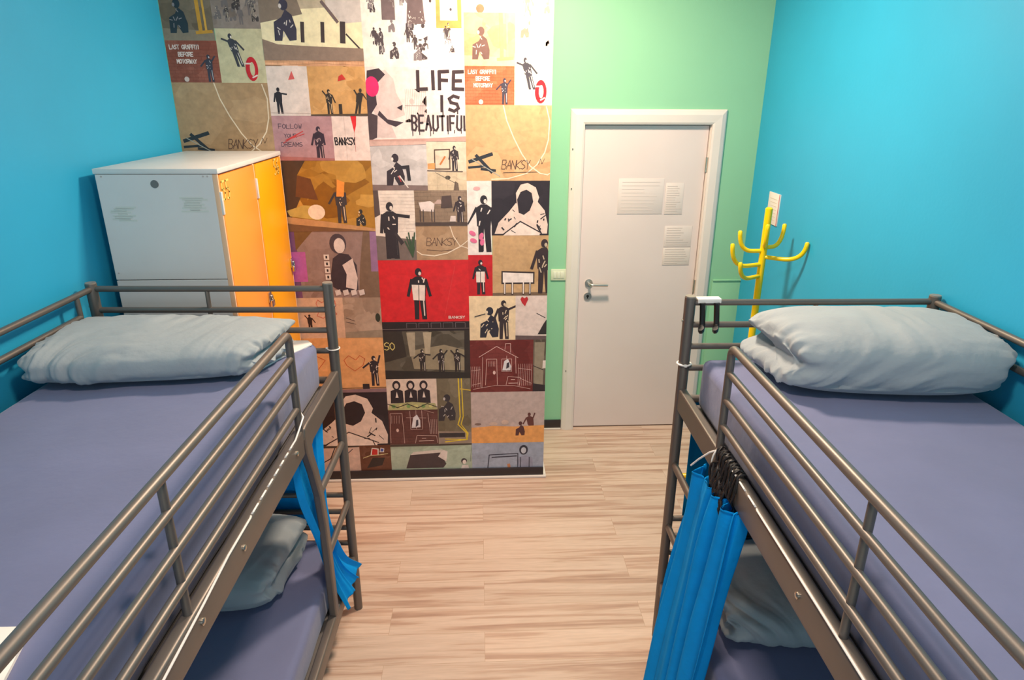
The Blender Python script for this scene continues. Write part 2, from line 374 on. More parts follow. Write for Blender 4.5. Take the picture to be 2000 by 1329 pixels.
def tile_hood(box, seed, flip=1):
    M.panel(box,KB,6,seed); t=(226,200,186)
    # a plain pale jacket shape bent over a table
    def X(u): return u if flip>0 else 1-u
    M.P([(X(.05),.03),(X(.12),.24),(X(.30),.44),(X(.42),.60),(X(.50),.52),(X(.62),.50),(X(.78),.64),(X(.92),.46),(X(.98),.2),(X(.97),.03)],t)
    M.P([(X(.44),.50),(X(.42),.78),(X(.50),.93),(X(.62),.96),(X(.76),.88),(X(.82),.70),(X(.78),.56),(X(.6),.48)],t)
    M.P([(X(.47),.42),(X(.44),.66),(X(.50),.80),(X(.60),.84),(X(.69),.78),(X(.72),.62),(X(.66),.46),(X(.56),.38)],KB)
    M.P([(X(.2),.0),(X(.50),.24),(X(.84),.04),(X(.84),0)],(236,214,202)); M.S([(X(.2),.02),(X(.5),.26),(X(.86),.05)],.006,KB)
    rr=random.Random(seed)
    for k in range(18):
        a,b=rr.choice((rr.uniform(.12,.42),rr.uniform(.74,.94))),rr.uniform(.08,.46)
        M.S([(X(a),b),(X(a+rr.uniform(-.07,.07)),b+rr.uniform(-.12,.08))],rr.uniform(.003,.008),KB); M.n-=.8
# ---- first strip (left of the locker's back edge)
tile_crouch((A0,2.49,-1.27,2.76),(122,104,84),(44,52,60),(150,140,142),(206,150,50),11)
M.panel((-1.27,2.545,A1,2.76),(150,132,122),26,12); crowd(3,(70,58,56),(206,186,164),20)
tile_bricktext((A0,2.30,-1.267,2.49),(150,80,60),13,['LAST GRAFFITI','BEFORE','MOTORWAY'])
tile_ring((-1.267,2.30,A1,2.545),(210,198,160),14)
tile_tan((A0,1.925,A1,2.30),(178,142,104),15)
tile_crouch((A0,1.35,A1,1.925),(140,120,100),(60,54,60),(200,190,180),(200,160,60),16)
M.panel((A0,.60,A1,1.35),(160,130,104),14,17,.3); M.man(.5,.1,.4,KB,LW)
M.panel((A0,.069,A1,.60),(92,70,66),14,18,.3); M.man(.5,.1,.3,(200,180,170),None,crouch=True)
# ---- second strip
M.panel((A1,2.405,B1,2.80),(196,176,150),14,21)
M.P([(0,.12),(1,.10),(1,.62),(0,.55)],(250,232,190)); M.P([(0,.42),(.42,.52),(.3,1),(0,1)],(140,120,104)); M.P([(.6,1),(.66,.62),(.8,.42),(1,.44),(1,1)],(214,198,190))
for u,w_ in ((.40,.018),(.60,.018),(.80,.026)): M.S([(u,.22),(u+.01,.42)],w_,(74,58,56))
M.S([(.84,.3),(.98,.12)],.007,(74,58,56)); M.S([(.62,.66),(.76,.44)],.014,(120,98,96))
M.man(.22,.22,.21,(66,58,74),(214,202,196),crouch=True)
M.P([(0,0),(1,0),(1,.14),(.5,.16),(.15,.18),(0,.24)],(150,124,108))
M.panel((A1,2.378,B1,2.407),(226,166,124),24,22); M.bricks((176,118,84),2,16)
M.panel((A1,2.145,-.845,2.380),(236,214,204),6,23); M.man(.24,.04,.125,KB,None,arms=(.4,-.1)); M.P([(.52,.72),(.62,.9),(.68,.74)],(222,96,92)); M.S([(0,.06),(1,.05)],.0015,(190,160,150))
M.panel((-.845,2.145,B1,2.380),(214,158,96),14,24,.35); M.man(.34,.03,.12,(58,44,34),(232,196,150),arms=(-.3,.3)); M.man(.82,.05,.12,(58,44,34),None,lean=.2,arms=(-.3,.1)); M.S([(.53,.03),(.53,.22)],.016,(58,44,34)); M.P([(.52,.7),(.66,.74),(.6,.84),(.54,.8)],(214,56,46)); M.P([(0,0),(1,0),(1,.05),(0,.03)],(90,70,50))
M.panel((A1,1.925,-.745,2.145),(190,142,146),8,25); M.T('FOLLOW',.10,.72,.022,(90,70,84),.0028,.7,.3); M.T('YOUR',.18,.52,.018,(96,76,90),.0028,.7,.3); M.T('DREAMS',.12,.32,.02,(96,76,90),.0028,.7,.3)
M.S([(.16,.40),(.5,.66),(.2,.46),(.52,.6)],.004,(206,60,60)); M.man(.76,0.0,.17,(58,40,54),(196,160,160)); M.P([(0,0),(1,0),(1,.05),(0,.1)],(176,110,108))
M.panel((-.745,1.925,B1,2.145),(240,214,204),5,26); M.T('BANKSY',.06,.36,.035,(40,28,30),.0058,.42,.2,slant=-.1,seed=2); M.P([(.52,1),(.68,1),(.66,.8),(.6,.62),(.56,.82)],(226,40,44)); M.S([(.6,.7),(.6,.2)],.0015,(226,120,110)); M.S([(.34,1),(.36,0)],.001,(214,190,180))
M.panel((A1,1.555,B1,1.925),(176,124,40),34,27,.3); M.P([(0,0),(.12,.25),(.22,.5),(.2,.8),(.3,1),(0,1)],(74,50,34)); M.P([(.16,.5),(.4,.45),(.34,.75),(.2,.8)],(110,64,30))
M.P([(.05,.30),(.24,.38),(.4,.36),(.44,.26),(.4,.16),(.08,.22)],(196,164,84)); M.E(.37,.28,.045,.040,(246,220,196))
M.man(.64,.12,.205,(62,54,56),(236,204,170),arms=(.2,.5)); M.P([(.6,.5),(.68,.5),(.7,.7),(.62,.74)],(244,150,60)); M.man(.84,.08,.10,(50,46,44),(240,220,190),crouch=True)
M.P([(0,.13),(.5,.02),(1,-.0),(1,.04),(.5,.14),(0,.22)],(196,146,98)); M.P([(.3,.08),(1,.0),(1,0),(0,0),(0,.12)],(120,84,56))
M.panel((A1,1.183,B1,1.555),(150,124,118),12,28,.3); M.P([(0,0),(.12,0),(.11,1),(0,1)],(120,76,120)); M.P([(0,.25),(.2,.25),(.2,.7),(0,.7)],(190,96,168)); M.P([(.1,.72),(.3,1),(.1,1)],(120,86,50)); M.P([(.76,0),(1,0),(1,1),(.86,1),(.8,.5)],(124,98,80)); M.P([(.92,.4),(1,.4),(1,1),(.93,1)],(150,112,150))
M.P([(.44,.2),(.5,.6),(.58,.68),(.68,.66),(.76,.5),(.76,.12),(.6,.06)],(62,50,58)); M.P([(.60,.5),(.72,.6),(.76,.3),(.74,.12),(.62,.16),(.64,.36)],(222,200,194)); M.E(.57,.82,.045,.055,(74,62,70)); M.E(.585,.79,.03,.042,(224,206,200))
for k in range(5): M.P([(.40,.58-k*.1),(.46,.58-k*.1),(.46,.66-k*.1),(.40,.66-k*.1)],(226,210,204)); M.P([(.42,.60-k*.1),(.44,.60-k*.1),(.44,.64-k*.1),(.42,.64-k*.1)],KB)
for k in range(4): M.P([(.50+k*.09,.03),(.56+k*.09,.05),(.55+k*.09,.13),(.49+k*.09,.11)],(216,200,196))
M.panel((A1,.943,-.77,1.183),(216,178,154),8,29); M.man(.30,.18,.10,KB,None,arms=(-.3,.2)); M.S([(.46,.86),(.5,.95),(.58,.88),(.66,.95),(.74,.88),(.84,.93),(.86,.8),(.78,.72),(.86,.6),(.76,.52),(.66,.58),(.58,.5),(.46,.56),(.52,.7),(.46,.86)],.003,(206,96,76))
M.panel((-.77,.943,B1,1.183),(166,140,122),18,30,.35); M.S([(.05,.5),(.28,.42)],.003,(70,50,50)); M.S([(.05,.4),(.3,.34)],.003,(70,50,50)); M.E(.9,.5,.014,.026,(52,52,40)); M.P([(0,0),(1,0),(1,.2),(0,.14)],(150,132,114))
M.panel((A1,.600,B1,.943),(226,166,112),8,31,.3)
M.S([(.66,.60),(.58,.68),(.52,.60),(.55,.5),(.64,.40),(.74,.50),(.77,.62),(.71,.68),(.66,.60)],.0035,(196,84,44)); M.S([(.14,.60),(.2,.68),(.3,.6),(.2,.42)],.0035,(196,84,44))
M.man(.87,.12,.19,(52,42,48),(232,206,190),arms=(.05,-.4)); M.P([(.72,.06),(.8,.06),(.8,.16),(.72,.16)],(48,40,44)); M.P([(0,0),(1,0),(1,.07),(0,.05)],(140,110,116)); M.S([(0,.07),(1,.09)],.004,(60,48,50))
tile_hood((A1,.245,B1,.600),32)
M.panel((A1,.069,-.748,.245),(212,180,166),8,33); M.S([(.1,.2),(.4,.5),(.5,.9)],.006,KB); M.S([(.6,.7),(.76,.8),(.7,.6),(.86,.86)],.005,(60,50,64)); M.P([(0,.9),(1,.94),(1,1),(0,1)],(70,58,50))
M.panel((-.748,.069,B1,.245),(104,62,44),14,34); M.P([(.34,.6),(.4,.9),(.62,.86),(.6,.6)],(236,226,220)); M.P([(.38,.62),(.42,.86),(.58,.83),(.57,.62)],(198,44,40)); M.P([(.64,.72),(.68,.9),(.8,.86),(.78,.72)],(236,226,220)); M.P([(.67,.75),(.69,.87),(.78,.84),(.76,.75)],(70,90,170)); M.P([(.2,.1),(.7,.2),(.8,.5),(.4,.5)],(50,38,36)); M.S([(.1,.5),(.35,.6),(.66,.62),(.9,.66)],.004,(226,206,150))
# ---- third strip
M.panel((B1,2.378,C1,2.80),(246,234,222),4,41); crowd(9,(84,70,72),(244,232,222),44)
M.P([(.20,.50),(.33,.50),(.33,.72),(.20,.72)],(120,100,100)); M.P([(.44,.46),(.62,.46),(.60,.78),(.46,.78)],(116,96,96)); M.P([(.73,.42),(.98,.42),(.98,1),(.73,1)],(214,158,86)); M.P([(.77,.5),(.94,.5),(.94,.96),(.77,.96)],(252,244,234))
M.panel((B1,2.022,C1,2.378),(244,222,214),4,42)
# a plain profile turned upwards, pink flower
M.P([(.0,.62),(.06,.92),(.2,.96),(.28,.84),(.30,.66),(.36,.5),(.38,.36),(.26,.3),(.24,.2),(.28,.05),(.06,.05),(.1,.3)],(222,196,190)); M.P([(0,.3),(.1,.5),(.09,.75),(.2,.9),(.14,.98),(.02,.95),(0,.7)],(70,52,58)); M.P([(.12,.42),(.2,.3),(.36,.26),(.28,.2),(.2,.24),(.1,.36)],(70,52,58)); M.E(.06,.74,.035,.048,(226,40,106)); M.P([(.30,.46),(.36,.5),(.35,.42)],(60,44,50)); M.P([(0,.0),(.08,.05),(.1,.35),(0,.4)],(80,62,64))
M.panel((B1+.19,2.115,B1+.30,2.275),(222,196,190),4,43)
n0=M.n
for k in range(12): M.S([(k/12+.04,0),(k/12+.04,1)],.0012,(176,142,138)); M.n=n0
M.S([(0,.5),(1,.5)],.003,(170,138,134)); M.box=(B1,2.022,C1,2.378); M.n=12
LB=(66,48,50)
M.T('LIFE',.525,.71,.082,LB,.0165,.56,.55,seed=1); M.T('IS',.75,.42,.072,LB,.0145,.62,.75,drips=1,seed=2); M.T('BEAUTIFUL',.452,.155,.070,LB,.0098,.335,.50,drips=1,seed=3)
M.P([(0,0),(1,0),(1,.07),(.6,.04),(0,.02)],(206,160,148))
M.panel((B1,1.772,-.27,2.022),(206,196,194),8,44,.3); M.P([(0,0),(1,0),(1,.10),(0,.12)],(130,108,104)); M.man(.40,.10,.185,(56,44,50),(236,220,212),crouch=True); M.P([(.48,.5),(.68,.52),(.7,.2),(.64,.2),(.62,.44),(.48,.44)],(50,42,46)); M.S([(.5,.3),(.64,.06)],.006,(226,212,204)); M.S([(.48,.3),(.52,.18)],.004,(204,60,64)); M.P([(0,.9),(1,.94),(1,1),(0,1)],(216,176,164))
M.panel((-.27,1.866,C1,2.022),(230,206,182),5,45); M.S([(.2,.1),(.2,.72),(.58,.74),(.58,.1),(.2,.1)],.006,(84,62,50)); M.P([(.02,.1),(.2,.1),(.2,.3),(.02,.28)],(230,160,96)); M.S([(.34,.26),(.46,.5)],.009,(200,120,60)); M.man(.7,.04,.128,(60,48,50),(232,214,204)); M.S([(0,.05),(.9,.02)],.004,(90,72,64))
M.panel((-.27,1.772,C1,1.866),(214,192,162),8,46); M.S([(.2,1),(.7,.4)],.003,(90,76,66)); M.E(.52,.7,.014,.01,(80,70,60)); M.P([(.66,0),(.8,0),(.78,.4),(.7,.5)],(104,86,74)); n0=M.n
for u in (.25,.5,.75): M.S([(u,0),(u,1)],.001,(184,162,134)); M.n=n0
M.panel((B1,1.394,-.345,1.772),(232,216,204),5,47); n0=M.n
for k in range(12): M.S([(.16,.42+k*.048),(1,.42+k*.048)],.0015,(206,188,178)); M.n=n0
M.P([(0,0),(1,0),(1,.3),(0,.36)],(120,104,98)); M.P([(0,.62),(.14,.66),(.12,1),(0,1)],(90,74,70)); M.man(.38,.02,.31,(50,42,46),(224,208,198),arms=(.45,-.1)); M.P([(.26,.03),(.52,.03),(.5,.45),(.24,.45)],(50,40,44)); M.P([(.5,.42),(.7,.26),(.62,.22),(.46,.38)],(60,50,52))
for k in range(7): M.S([(.9,.05),(.72+.05*k,.28+.06*(k%3))],.007,(62,84,58))
M.panel((-.345,1.583,C1,1.772),(140,116,96),14,48,.3); M.bricks((104,84,70),9,8); M.P([(.08,.66),(.3,.7),(.38,.62),(.36,.4),(.12,.42)],(230,212,206))
for u in (.1,.16,.32,.37): M.S([(u,.12),(u,.45)],.005,(74,60,58))
M.P([(.36,.62),(.52,.62),(.5,.74),(.44,.74)],(190,160,150)); M.P([(.50,.5),(.72,.52),(.7,.86),(.52,.84)],(84,66,62)); M.man(.86,.05,.15,(60,46,50),(226,208,200)); M.P([(0,0),(1,0),(1,.1),(0,.1)],(80,64,58)); M.P([(.66,.12),(.78,.12),(.78,.28),(.68,.28)],(214,196,190))
M.panel((-.345,1.394,C1,1.583),(176,142,110),8,49,.35); M.T('BANKSY',.2,.42,.042,(84,54,44),.003,.6,.1,slant=.1,seed=4); M.S([(.2,.30),(.48,.26),(.72,.30)],.003,(84,54,44)); M.S([(.66,1),(.72,.7),(.84,.42),(1,.34)],.005,(236,214,190)); M.S([(0,.26),(.1,.16),(.34,.12),(.6,.2),(.86,.4),(1,.56)],.006,(236,214,190))
M.panel((B1,1.035,C1,1.394),(212,34,40),4,50)
M.man(.44,.04,.30,KB,(238,218,208),arms=(.38,.38)); M.P([(.37,.36),(.50,.35),(.51,.60),(.36,.61)],(238,218,208)); M.S([(.435,.36),(.44,.6)],.004,KB)
M.T('BANKSY',.765,.05,.014,(240,206,200),.0035,.9,.25); M.S([(.72,.1),(.85,.9)],.0015,(222,80,76))
M.panel((B1,.681,C1,1.035),(92,84,72),22,51,.3); M.P([(0,.84),(1,.84),(1,1),(0,1)],(44,34,36)); M.P([(0,0),(1,0),(1,.1),(0,.16)],(44,38,36)); M.P([(0,.3),(.26,.4),(.22,.84),(0,.84)],(56,48,42)); M.P([(.34,.18),(.94,.14),(.96,.5),(.7,.6),(.3,.5)],(150,136,112)); M.P([(.3,.4),(.36,.42),(.37,.82),(.27,.82)],(170,156,134)); M.P([(.48,.42),(.53,.42),(.56,.82),(.46,.82)],(180,164,140)); M.P([(.93,.1),(1,.1),(1,.84),(.94,.84)],(50,42,40))
M.T('SO',.01,.52,.045,(214,196,120),.005,.55,.3)
for u,a in ((.44,(.05,-.1)),(.66,(.1,-.3)),(.85,(-.3,.02))):
    M.man(u,.12,.145,(50,40,40),(214,198,188),arms=a)
M.S([(0,.88),(1,.885)],.002,(150,130,130)); 
for k in range(5): M.S([(.28+k*.14,.9),(.28+k*.14,.98),(.39+k*.14,.98),(.39+k*.14,.9)],.001,(170,150,160))
M.panel((B1,.480,-.265,.681),(220,196,180),4,52)
for u,h in ((.2,.16),(.48,.175),(.74,.155)): M.P([(u-.13,.22),(u+.13,.22),(u+.12,.62),(u,.7),(u-.12,.62)],KB); M.E(u,.8,.024,.03,KB); M.E(u,.78,.013,.018,(214,190,178)); M.P([(u-.03,.4),(u+.03,.4),(u,.6)],(226,206,196))
M.P([(0,.0),(1,.0),(.96,.2),(.5,.26),(.04,.2)],(176,170,120)); 
for k in range(6): M.E(.12+k*.15,.12,.012,.012,(204,196,130) if k%2 else (120,150,90)); 
M.S([(0,.2),(.2,.08),(.4,.2),(.6,.06),(.8,.2),(1,.08)],.005,KB)
M.panel((B1,.245,-.265,.480),(98,56,52),8,53); M.bricks((74,40,40),12,9); w_=(222,186,176)
M.S([(.02,.05),(.04,.9),(.28,.9),(.30,.04)],.002,w_); M.S([(.44,.96),(.44,.45)],.002,w_); M.S([(.36,.78),(.76,.76)],.002,w_); M.S([(.56,.98),(.56,.44)],.002,w_); M.S([(.68,.98),(.68,.44),(.44,.44)],.002,w_); M.S([(.8,.9),(.84,.3)],.002,w_); M.S([(.7,1),(.92,.9)],.002,w_)
M.P([(.46,.48),(.5,.78),(.58,.86),(.64,.7),(.64,.5)],(220,212,214)); M.P([(.54,.5),(.6,.56),(.6,.72),(.56,.7)],(60,54,66)); M.E(.17,.42,.008,.012,w_)
for k in range(5): M.S([(.86+k*.035,.3),(.86+k*.035,.72)],.0015,w_)
for k in range(4): M.S([(.06+k*.05,.62),(.07+k*.05,.84)],.0014,w_)
M.S([(.52,.04),(.56,.26),(.96,.24),(.98,.04)],.0022,w_); M.S([(.66,.18),(.74,.18)],.003,w_); M.S([(.60,.10),(.90,.11)],.004,w_)
M.panel((-.265,.245,C1,.681),(116,104,84),14,54,.3); M.P([(0,0),(1,0),(1,.18),(0,.2)],(150,130,116)); M.P([(.02,.1),(.8,.1),(.8,.17),(.02,.17)],(50,44,46)); M.man(.24,.36,.20,(52,46,52),(190,180,176),crouch=True)
for dx,w_2 in ((0,.007),(.09,.006)): M.S([(.64+dx,1),(.67+dx,.42),(.60+dx,.30),(.86+dx*.4,.16),(.84+dx*.3,.06),(.2,.03+dx*.5)],w_2,(222,190,54))
M.S([(.7,.84),(1,.82)],.008,(206,170,70))
M.panel((B1,.069,C1,.245),(168,180,160),8,55); M.P([(.18,.05),(.24,.6),(.6,.68),(.68,.2),(.64,.05)],(70,56,58)); M.P([(.58,.5),(.64,.76),(.7,.7),(.68,.3)],(224,208,200)); M.P([(.24,.58),(.62,.66),(.64,.78),(.28,.7)],(214,200,190)); M.E(.90,.3,.018,.02,(60,50,56)); M.E(.905,.26,.012,.015,(232,216,208)); M.P([(.86,0),(.96,0),(.95,.14),(.88,.14)],(220,206,200)); M.S([(.98,.28),(1,.95)],.002,KB); M.P([(0,.92),(1,.94),(1,1),(0,1)],(70,58,50))
# ---- fourth strip
M.panel((C1,2.626,.19,2.80),(248,238,216),3,61); M.E(.32,.1,.02,.02,(150,110,80))
tile_crouch((C1,2.385,.19,2.626),(222,170,124),(112,82,74),(236,206,190),(246,206,110),62)
M.panel((.19,2.45,R1,2.80),(236,210,192),12,63); crowd(13,(150,120,104),(246,232,216),16); M.P([(.3,.4),(.6,.42),(.58,.6),(.32,.58)],(240,196,186))
tile_bricktext((C1,2.20,.187,2.385),(214,104,66),64,['LAST GRAFFITI','BEFORE','MOTORWAY'])
tile_ring((.187,2.20,R1,2.45),(236,224,196),65)
tile_tan((C1,1.821,R1,2.20),(206,162,116),66,u0=.42)
M.panel((C1,1.42,.067,1.821),(236,222,216),4,67); M.man(.68,.04,.31,(44,36,42),(236,220,214),arms=(.2,.45)); M.P([(.54,.05),(.66,.05),(.68,.56),(.54,.56)],KB); M.P([(.78,.05),(.92,.05),(.98,.56),(.74,.56)],KB); M.E(.4,.90,.018,.010,(240,170,170)); 
for u,v in ((.2,.3),(.24,.2),(.56,.26),(.6,.18)): M.E(u,v,.012,.02,(226,110,150),rot=u*5)
tile_hood((.067,1.528,R1,1.821),68)
M.panel((C1,1.184,.070,1.42),(196,28,36),3,69); M.man(.5,.04,.20,KB,(238,218,208),arms=(.38,.38)); M.P([(.32,.34),(.68,.34),(.68,.60),(.32,.60)],(238,218,208)); M.S([(.5,.34),(.5,.6)],.003,KB)
M.panel((.070,1.184,R1,1.528),(196,156,112),10,70,.35); M.P([(0,0),(1,0),(1,.06),(0,.05)],(120,96,76))
M.P([(.16,.20),(.76,.20),(.76,.40),(.16,.42)],(54,40,40)); M.P([(.185,.225),(.735,.225),(.735,.375),(.185,.395)],(238,222,214))
for u in (.22,.36,.56,.68): M.S([(u,.03),(u,.2)],.012,(54,40,40)); M.S([(u,.04),(u,.22)],.006,(238,222,214))
M.man(.93,.04,.31,(58,42,44),(200,176,150))
M.panel((C1,.918,.200,1.184),(238,210,172),3,71); M.man(.40,.06,.21,(44,42,56),(230,206,176),crouch=True); M.man(.74,.02,.235,(56,44,48),(234,208,176),arms=(.3,-.2)); M.S([(.12,.54),(.34,.6)],.005,(44,42,56))
M.panel((.200,.918,R1,1.184),(226,204,194),6,72); M.P([(0,0),(1,0),(1,.08),(0,.1)],(104,84,84)); M.P([(.30,.76),(.40,.92),(.36,.98),(.28,.94),(.20,.98),(.15,.92),(.2,.84)],(190,40,46)); M.P([(.72,.12),(1,.12),(1,.46),(.9,.36)],(50,44,44)); M.S([(.68,.6),(.95,.5)],.004,KB)
M.panel((C1,.588,.305,.918),(116,44,42),12,73,.4); M.bricks((88,34,34),14,10); w_=(232,190,182)
M.S([(.18,.08),(.20,.68)],.0024,w_); M.S([(.14,.68),(.42,.88),(.76,.66)],.003,w_); M.S([(.72,.68),(.73,.36)],.0024,w_); M.S([(.55,.82),(.56,.93),(.64,.93),(.64,.76)],.0024,w_)
M.S([(.24,.14),(.26,.64),(.42,.64),(.43,.14)],.0024,w_); M.S([(.5,.4),(.5,.64),(.66,.64),(.66,.4),(.5,.4)],.002,w_); M.S([(.58,.4),(.58,.7)],.002,w_); M.P([(.51,.42),(.54,.6),(.6,.64),(.65,.5),(.64,.42)],(222,214,216)); M.P([(.57,.45),(.62,.48),(.62,.58),(.58,.56)],(56,50,62)); M.E(.38,.38,.008,.012,w_)
n0=M.n
for k in range(5): M.S([(.29+.025*k,.5),(.29+.025*k,.6)],.0014,w_); M.n=n0
for k in range(6): M.S([(.02+.028*k,.1),(.01+.028*k,.5)],.0015,w_); M.n=n0
for k in range(8): M.S([(.76+.03*k,.12),(.77+.03*k,.54)],.0015,w_); M.n=n0
M.S([(.01,.42),(.16,.44)],.002,w_); M.S([(.76,.46),(.98,.42)],.002,w_); M.S([(.02,.14),(.16,.18)],.002,w_); M.S([(.8,.26),(.98,.16)],.002,w_); M.S([(.04,.06),(.4,.13),(.7,.12),(.96,.05)],.002,w_)
M.S([(.57,.14),(.60,.30),(.80,.28),(.78,.12)],.0024,w_); M.S([(.65,.24),(.71,.24)],.003,w_); M.S([(.61,.17),(.76,.17)],.0035,w_)
M.panel((.305,.588,R1,.918),(96,84,72),14,74,.5); M.P([(.1,.1),(.8,.1),(.9,.95),(.1,.95)],(150,136,116)); M.S([(0,.5),(.8,.42)],.005,KB); M.P([(.75,.45),(1,.45),(1,.6),(.78,.6)],(230,214,204)); M.P([(0,0),(1,0),(1,.12),(0,.16)],KB)
M.panel((C1,.244,R1,.588),(190,168,162),4,75); M.P([(0,0),(1,0),(1,.34),(.6,.32),(.3,.34),(0,.31)],(232,160,92)); 
rr=random.Random(4)
for k in range(60):
    u=rr.random(); v=rr.uniform(.02,.28); M.S([(u,v),(u+.004,v+.04)],.0015,rr.choice([(190,104,66),(244,190,110)])); M.n=3+k*.02
M.man(.84,.14,.155,(96,50,48),None,lean=-.15,arms=(.2,-.35)); M.man(.66,.14,.11,(84,44,44),None,crouch=True); M.E(.09,.38,.02,.008,(130,104,96)); M.E(.3,.38,.026,.012,(206,176,160)); M.E(.46,.41,.022,.016,(206,176,160))
M.panel((C1,.069,R1,.244),(158,164,182),8,76); M.S([(.22,.0),(.24,.52),(.64,.56),(.64,0)],.006,(48,48,66)); M.S([(.28,.42),(.62,.46)],.008,(48,48,66)); M.E(.72,.7,.027,.034,(44,44,60)); M.E(.72,.68,.016,.022,(196,196,206)); M.P([(.64,0),(.86,0),(.84,.4),(.74,.48),(.66,.42)],(150,150,170)); M.S([(.8,0),(.8,.4)],.005,(48,48,66)); M.S([(.68,0),(.68,.4)],.005,(48,48,66)); M.P([(.5,0),(.54,0),(.53,.16),(.49,.14)],(200,130,90))

def mural_material():
    m=bpy.data.materials.new('printed_wallpaper'); m.use_nodes=True; nt=m.node_tree; N=nt.nodes; Lk=nt.links.new; b=N['Principled BSDF']
    at=N.new('ShaderNodeVertexColor'); at.layer_name='Col'
    tc=N.new('ShaderNodeTexCoord'); n=N.new('ShaderNodeTexNoise'); n.inputs['Scale'].default_value=26; n.inputs['Detail'].default_value=8; n.inputs['Roughness'].default_value=.65
    Lk(tc.outputs['Object'],n.inputs['Vector'])
    r=N.new('ShaderNodeMapRange'); r.inputs[1].default_value=.3; r.inputs[2].default_value=.7; r.inputs[3].default_value=.84; r.inputs[4].default_value=1.14; Lk(n.outputs['Fac'],r.inputs[0])
    mx=N.new('ShaderNodeMix'); mx.data_type='RGBA'; mx.blend_type='MULTIPLY'; mx.inputs[0].default_value=1; Lk(at.outputs['Color'],mx.inputs[6]); Lk(r.outputs[0],mx.inputs[7]); Lk(mx.outputs[2],b.inputs['Base Color'])
    b.inputs['Roughness'].default_value=.45
    return m
# pieces above the photographed height so the strips reach the ceiling
for (a,b_,c,s_) in ((A0,A1,(170,150,130),1),(A1,B1,(196,176,150),2),(B1,C1,(244,232,220),3),(C1,R1,(240,222,200),4)):
    M.panel((a,2.755 if a==A0 else 2.80,b_,CH),c,10,80+s_,.2); M.man(.5,.2,.2,(110,94,90),(230,214,200))
mural=M.build(mural_material()); struct(mural); mural.name='wall_mural'

# ------------------------------------------------------------------ cloth helpers
def fbm(p, s, seed=0, o=3):
    v=0; a=1; f=s
    for _ in range(o): v+=a*noise.noise(Vector(p)*f+Vector((seed*7.1,seed*3.3,seed))); a*=.5; f*=2
    return v
def ridged(p, seed): return 1-abs(noise.noise(Vector(p)+Vector((seed*5.7,seed,seed*2.2))))*2

def mattress_mb(x0,x1,y0,y1,z0,z1,r=.035,seed=1,amp=.004):
    nx,ny=46,90
    o=MB(); hx=(x1-x0)/2; hy=(y1-y0)/2; cx=(x0+x1)/2; cy=(y0+y1)/2; H=z1-z0
    bm=bmesh.new(); bmesh.ops.create_cube(bm,size=1)
    for v in bm.verts: v.co=Vector((cx+v.co.x*2*hx,cy+v.co.y*2*hy,(z0+z1)/2+v.co.z*H))
    bmesh.ops.bevel(bm,geom=bm.edges[:],offset=r,segments=4,affect='EDGES',profile=.5)
    bmesh.ops.triangulate(bm,faces=[f for f in bm.faces if len(f.verts)>4])
    # slice into a fine grid for the wrinkles
    for k in range(1,40):
        y=y0+(y1-y0)*k/40; bmesh.ops.bisect_plane(bm,geom=bm.verts[:]+bm.edges[:]+bm.faces[:],plane_co=(0,y,0),plane_no=(0,1,0))
    for k in range(1,22):
        x=x0+(x1-x0)*k/22; bmesh.ops.bisect_plane(bm,geom=bm.verts[:]+bm.edges[:]+bm.faces[:],plane_co=(x,0,0),plane_no=(1,0,0))
    for k in range(1,6):
        z=z0+H*k/6; bmesh.ops.bisect_plane(bm,geom=bm.verts[:]+bm.edges[:]+bm.faces[:],plane_co=(0,0,z),plane_no=(0,0,1))
    for v in bm.verts:
        c=v.co
        top=c.z>z1-.002
        if top: v.co.z+=amp*fbm((c.x*2+c.y*1.2,c.y*1.2-c.x,0),1.6,seed)-.0
        elif c.z>z0+.01:
            d=amp*.9*noise.noise(Vector((c.x*7,c.y*7,c.z*3+seed)))
            if abs(c.x-x0)<.01: v.co.x+=d
            elif abs(c.x-x1)<.01: v.co.x+=d
            elif abs(c.y-y1)<.01: v.co.y+=d
    bm.verts.index_update()
    o.add([v.co for v in bm.verts],[[v.index for v in f.verts] for f in bm.faces]); bm.free(); return o

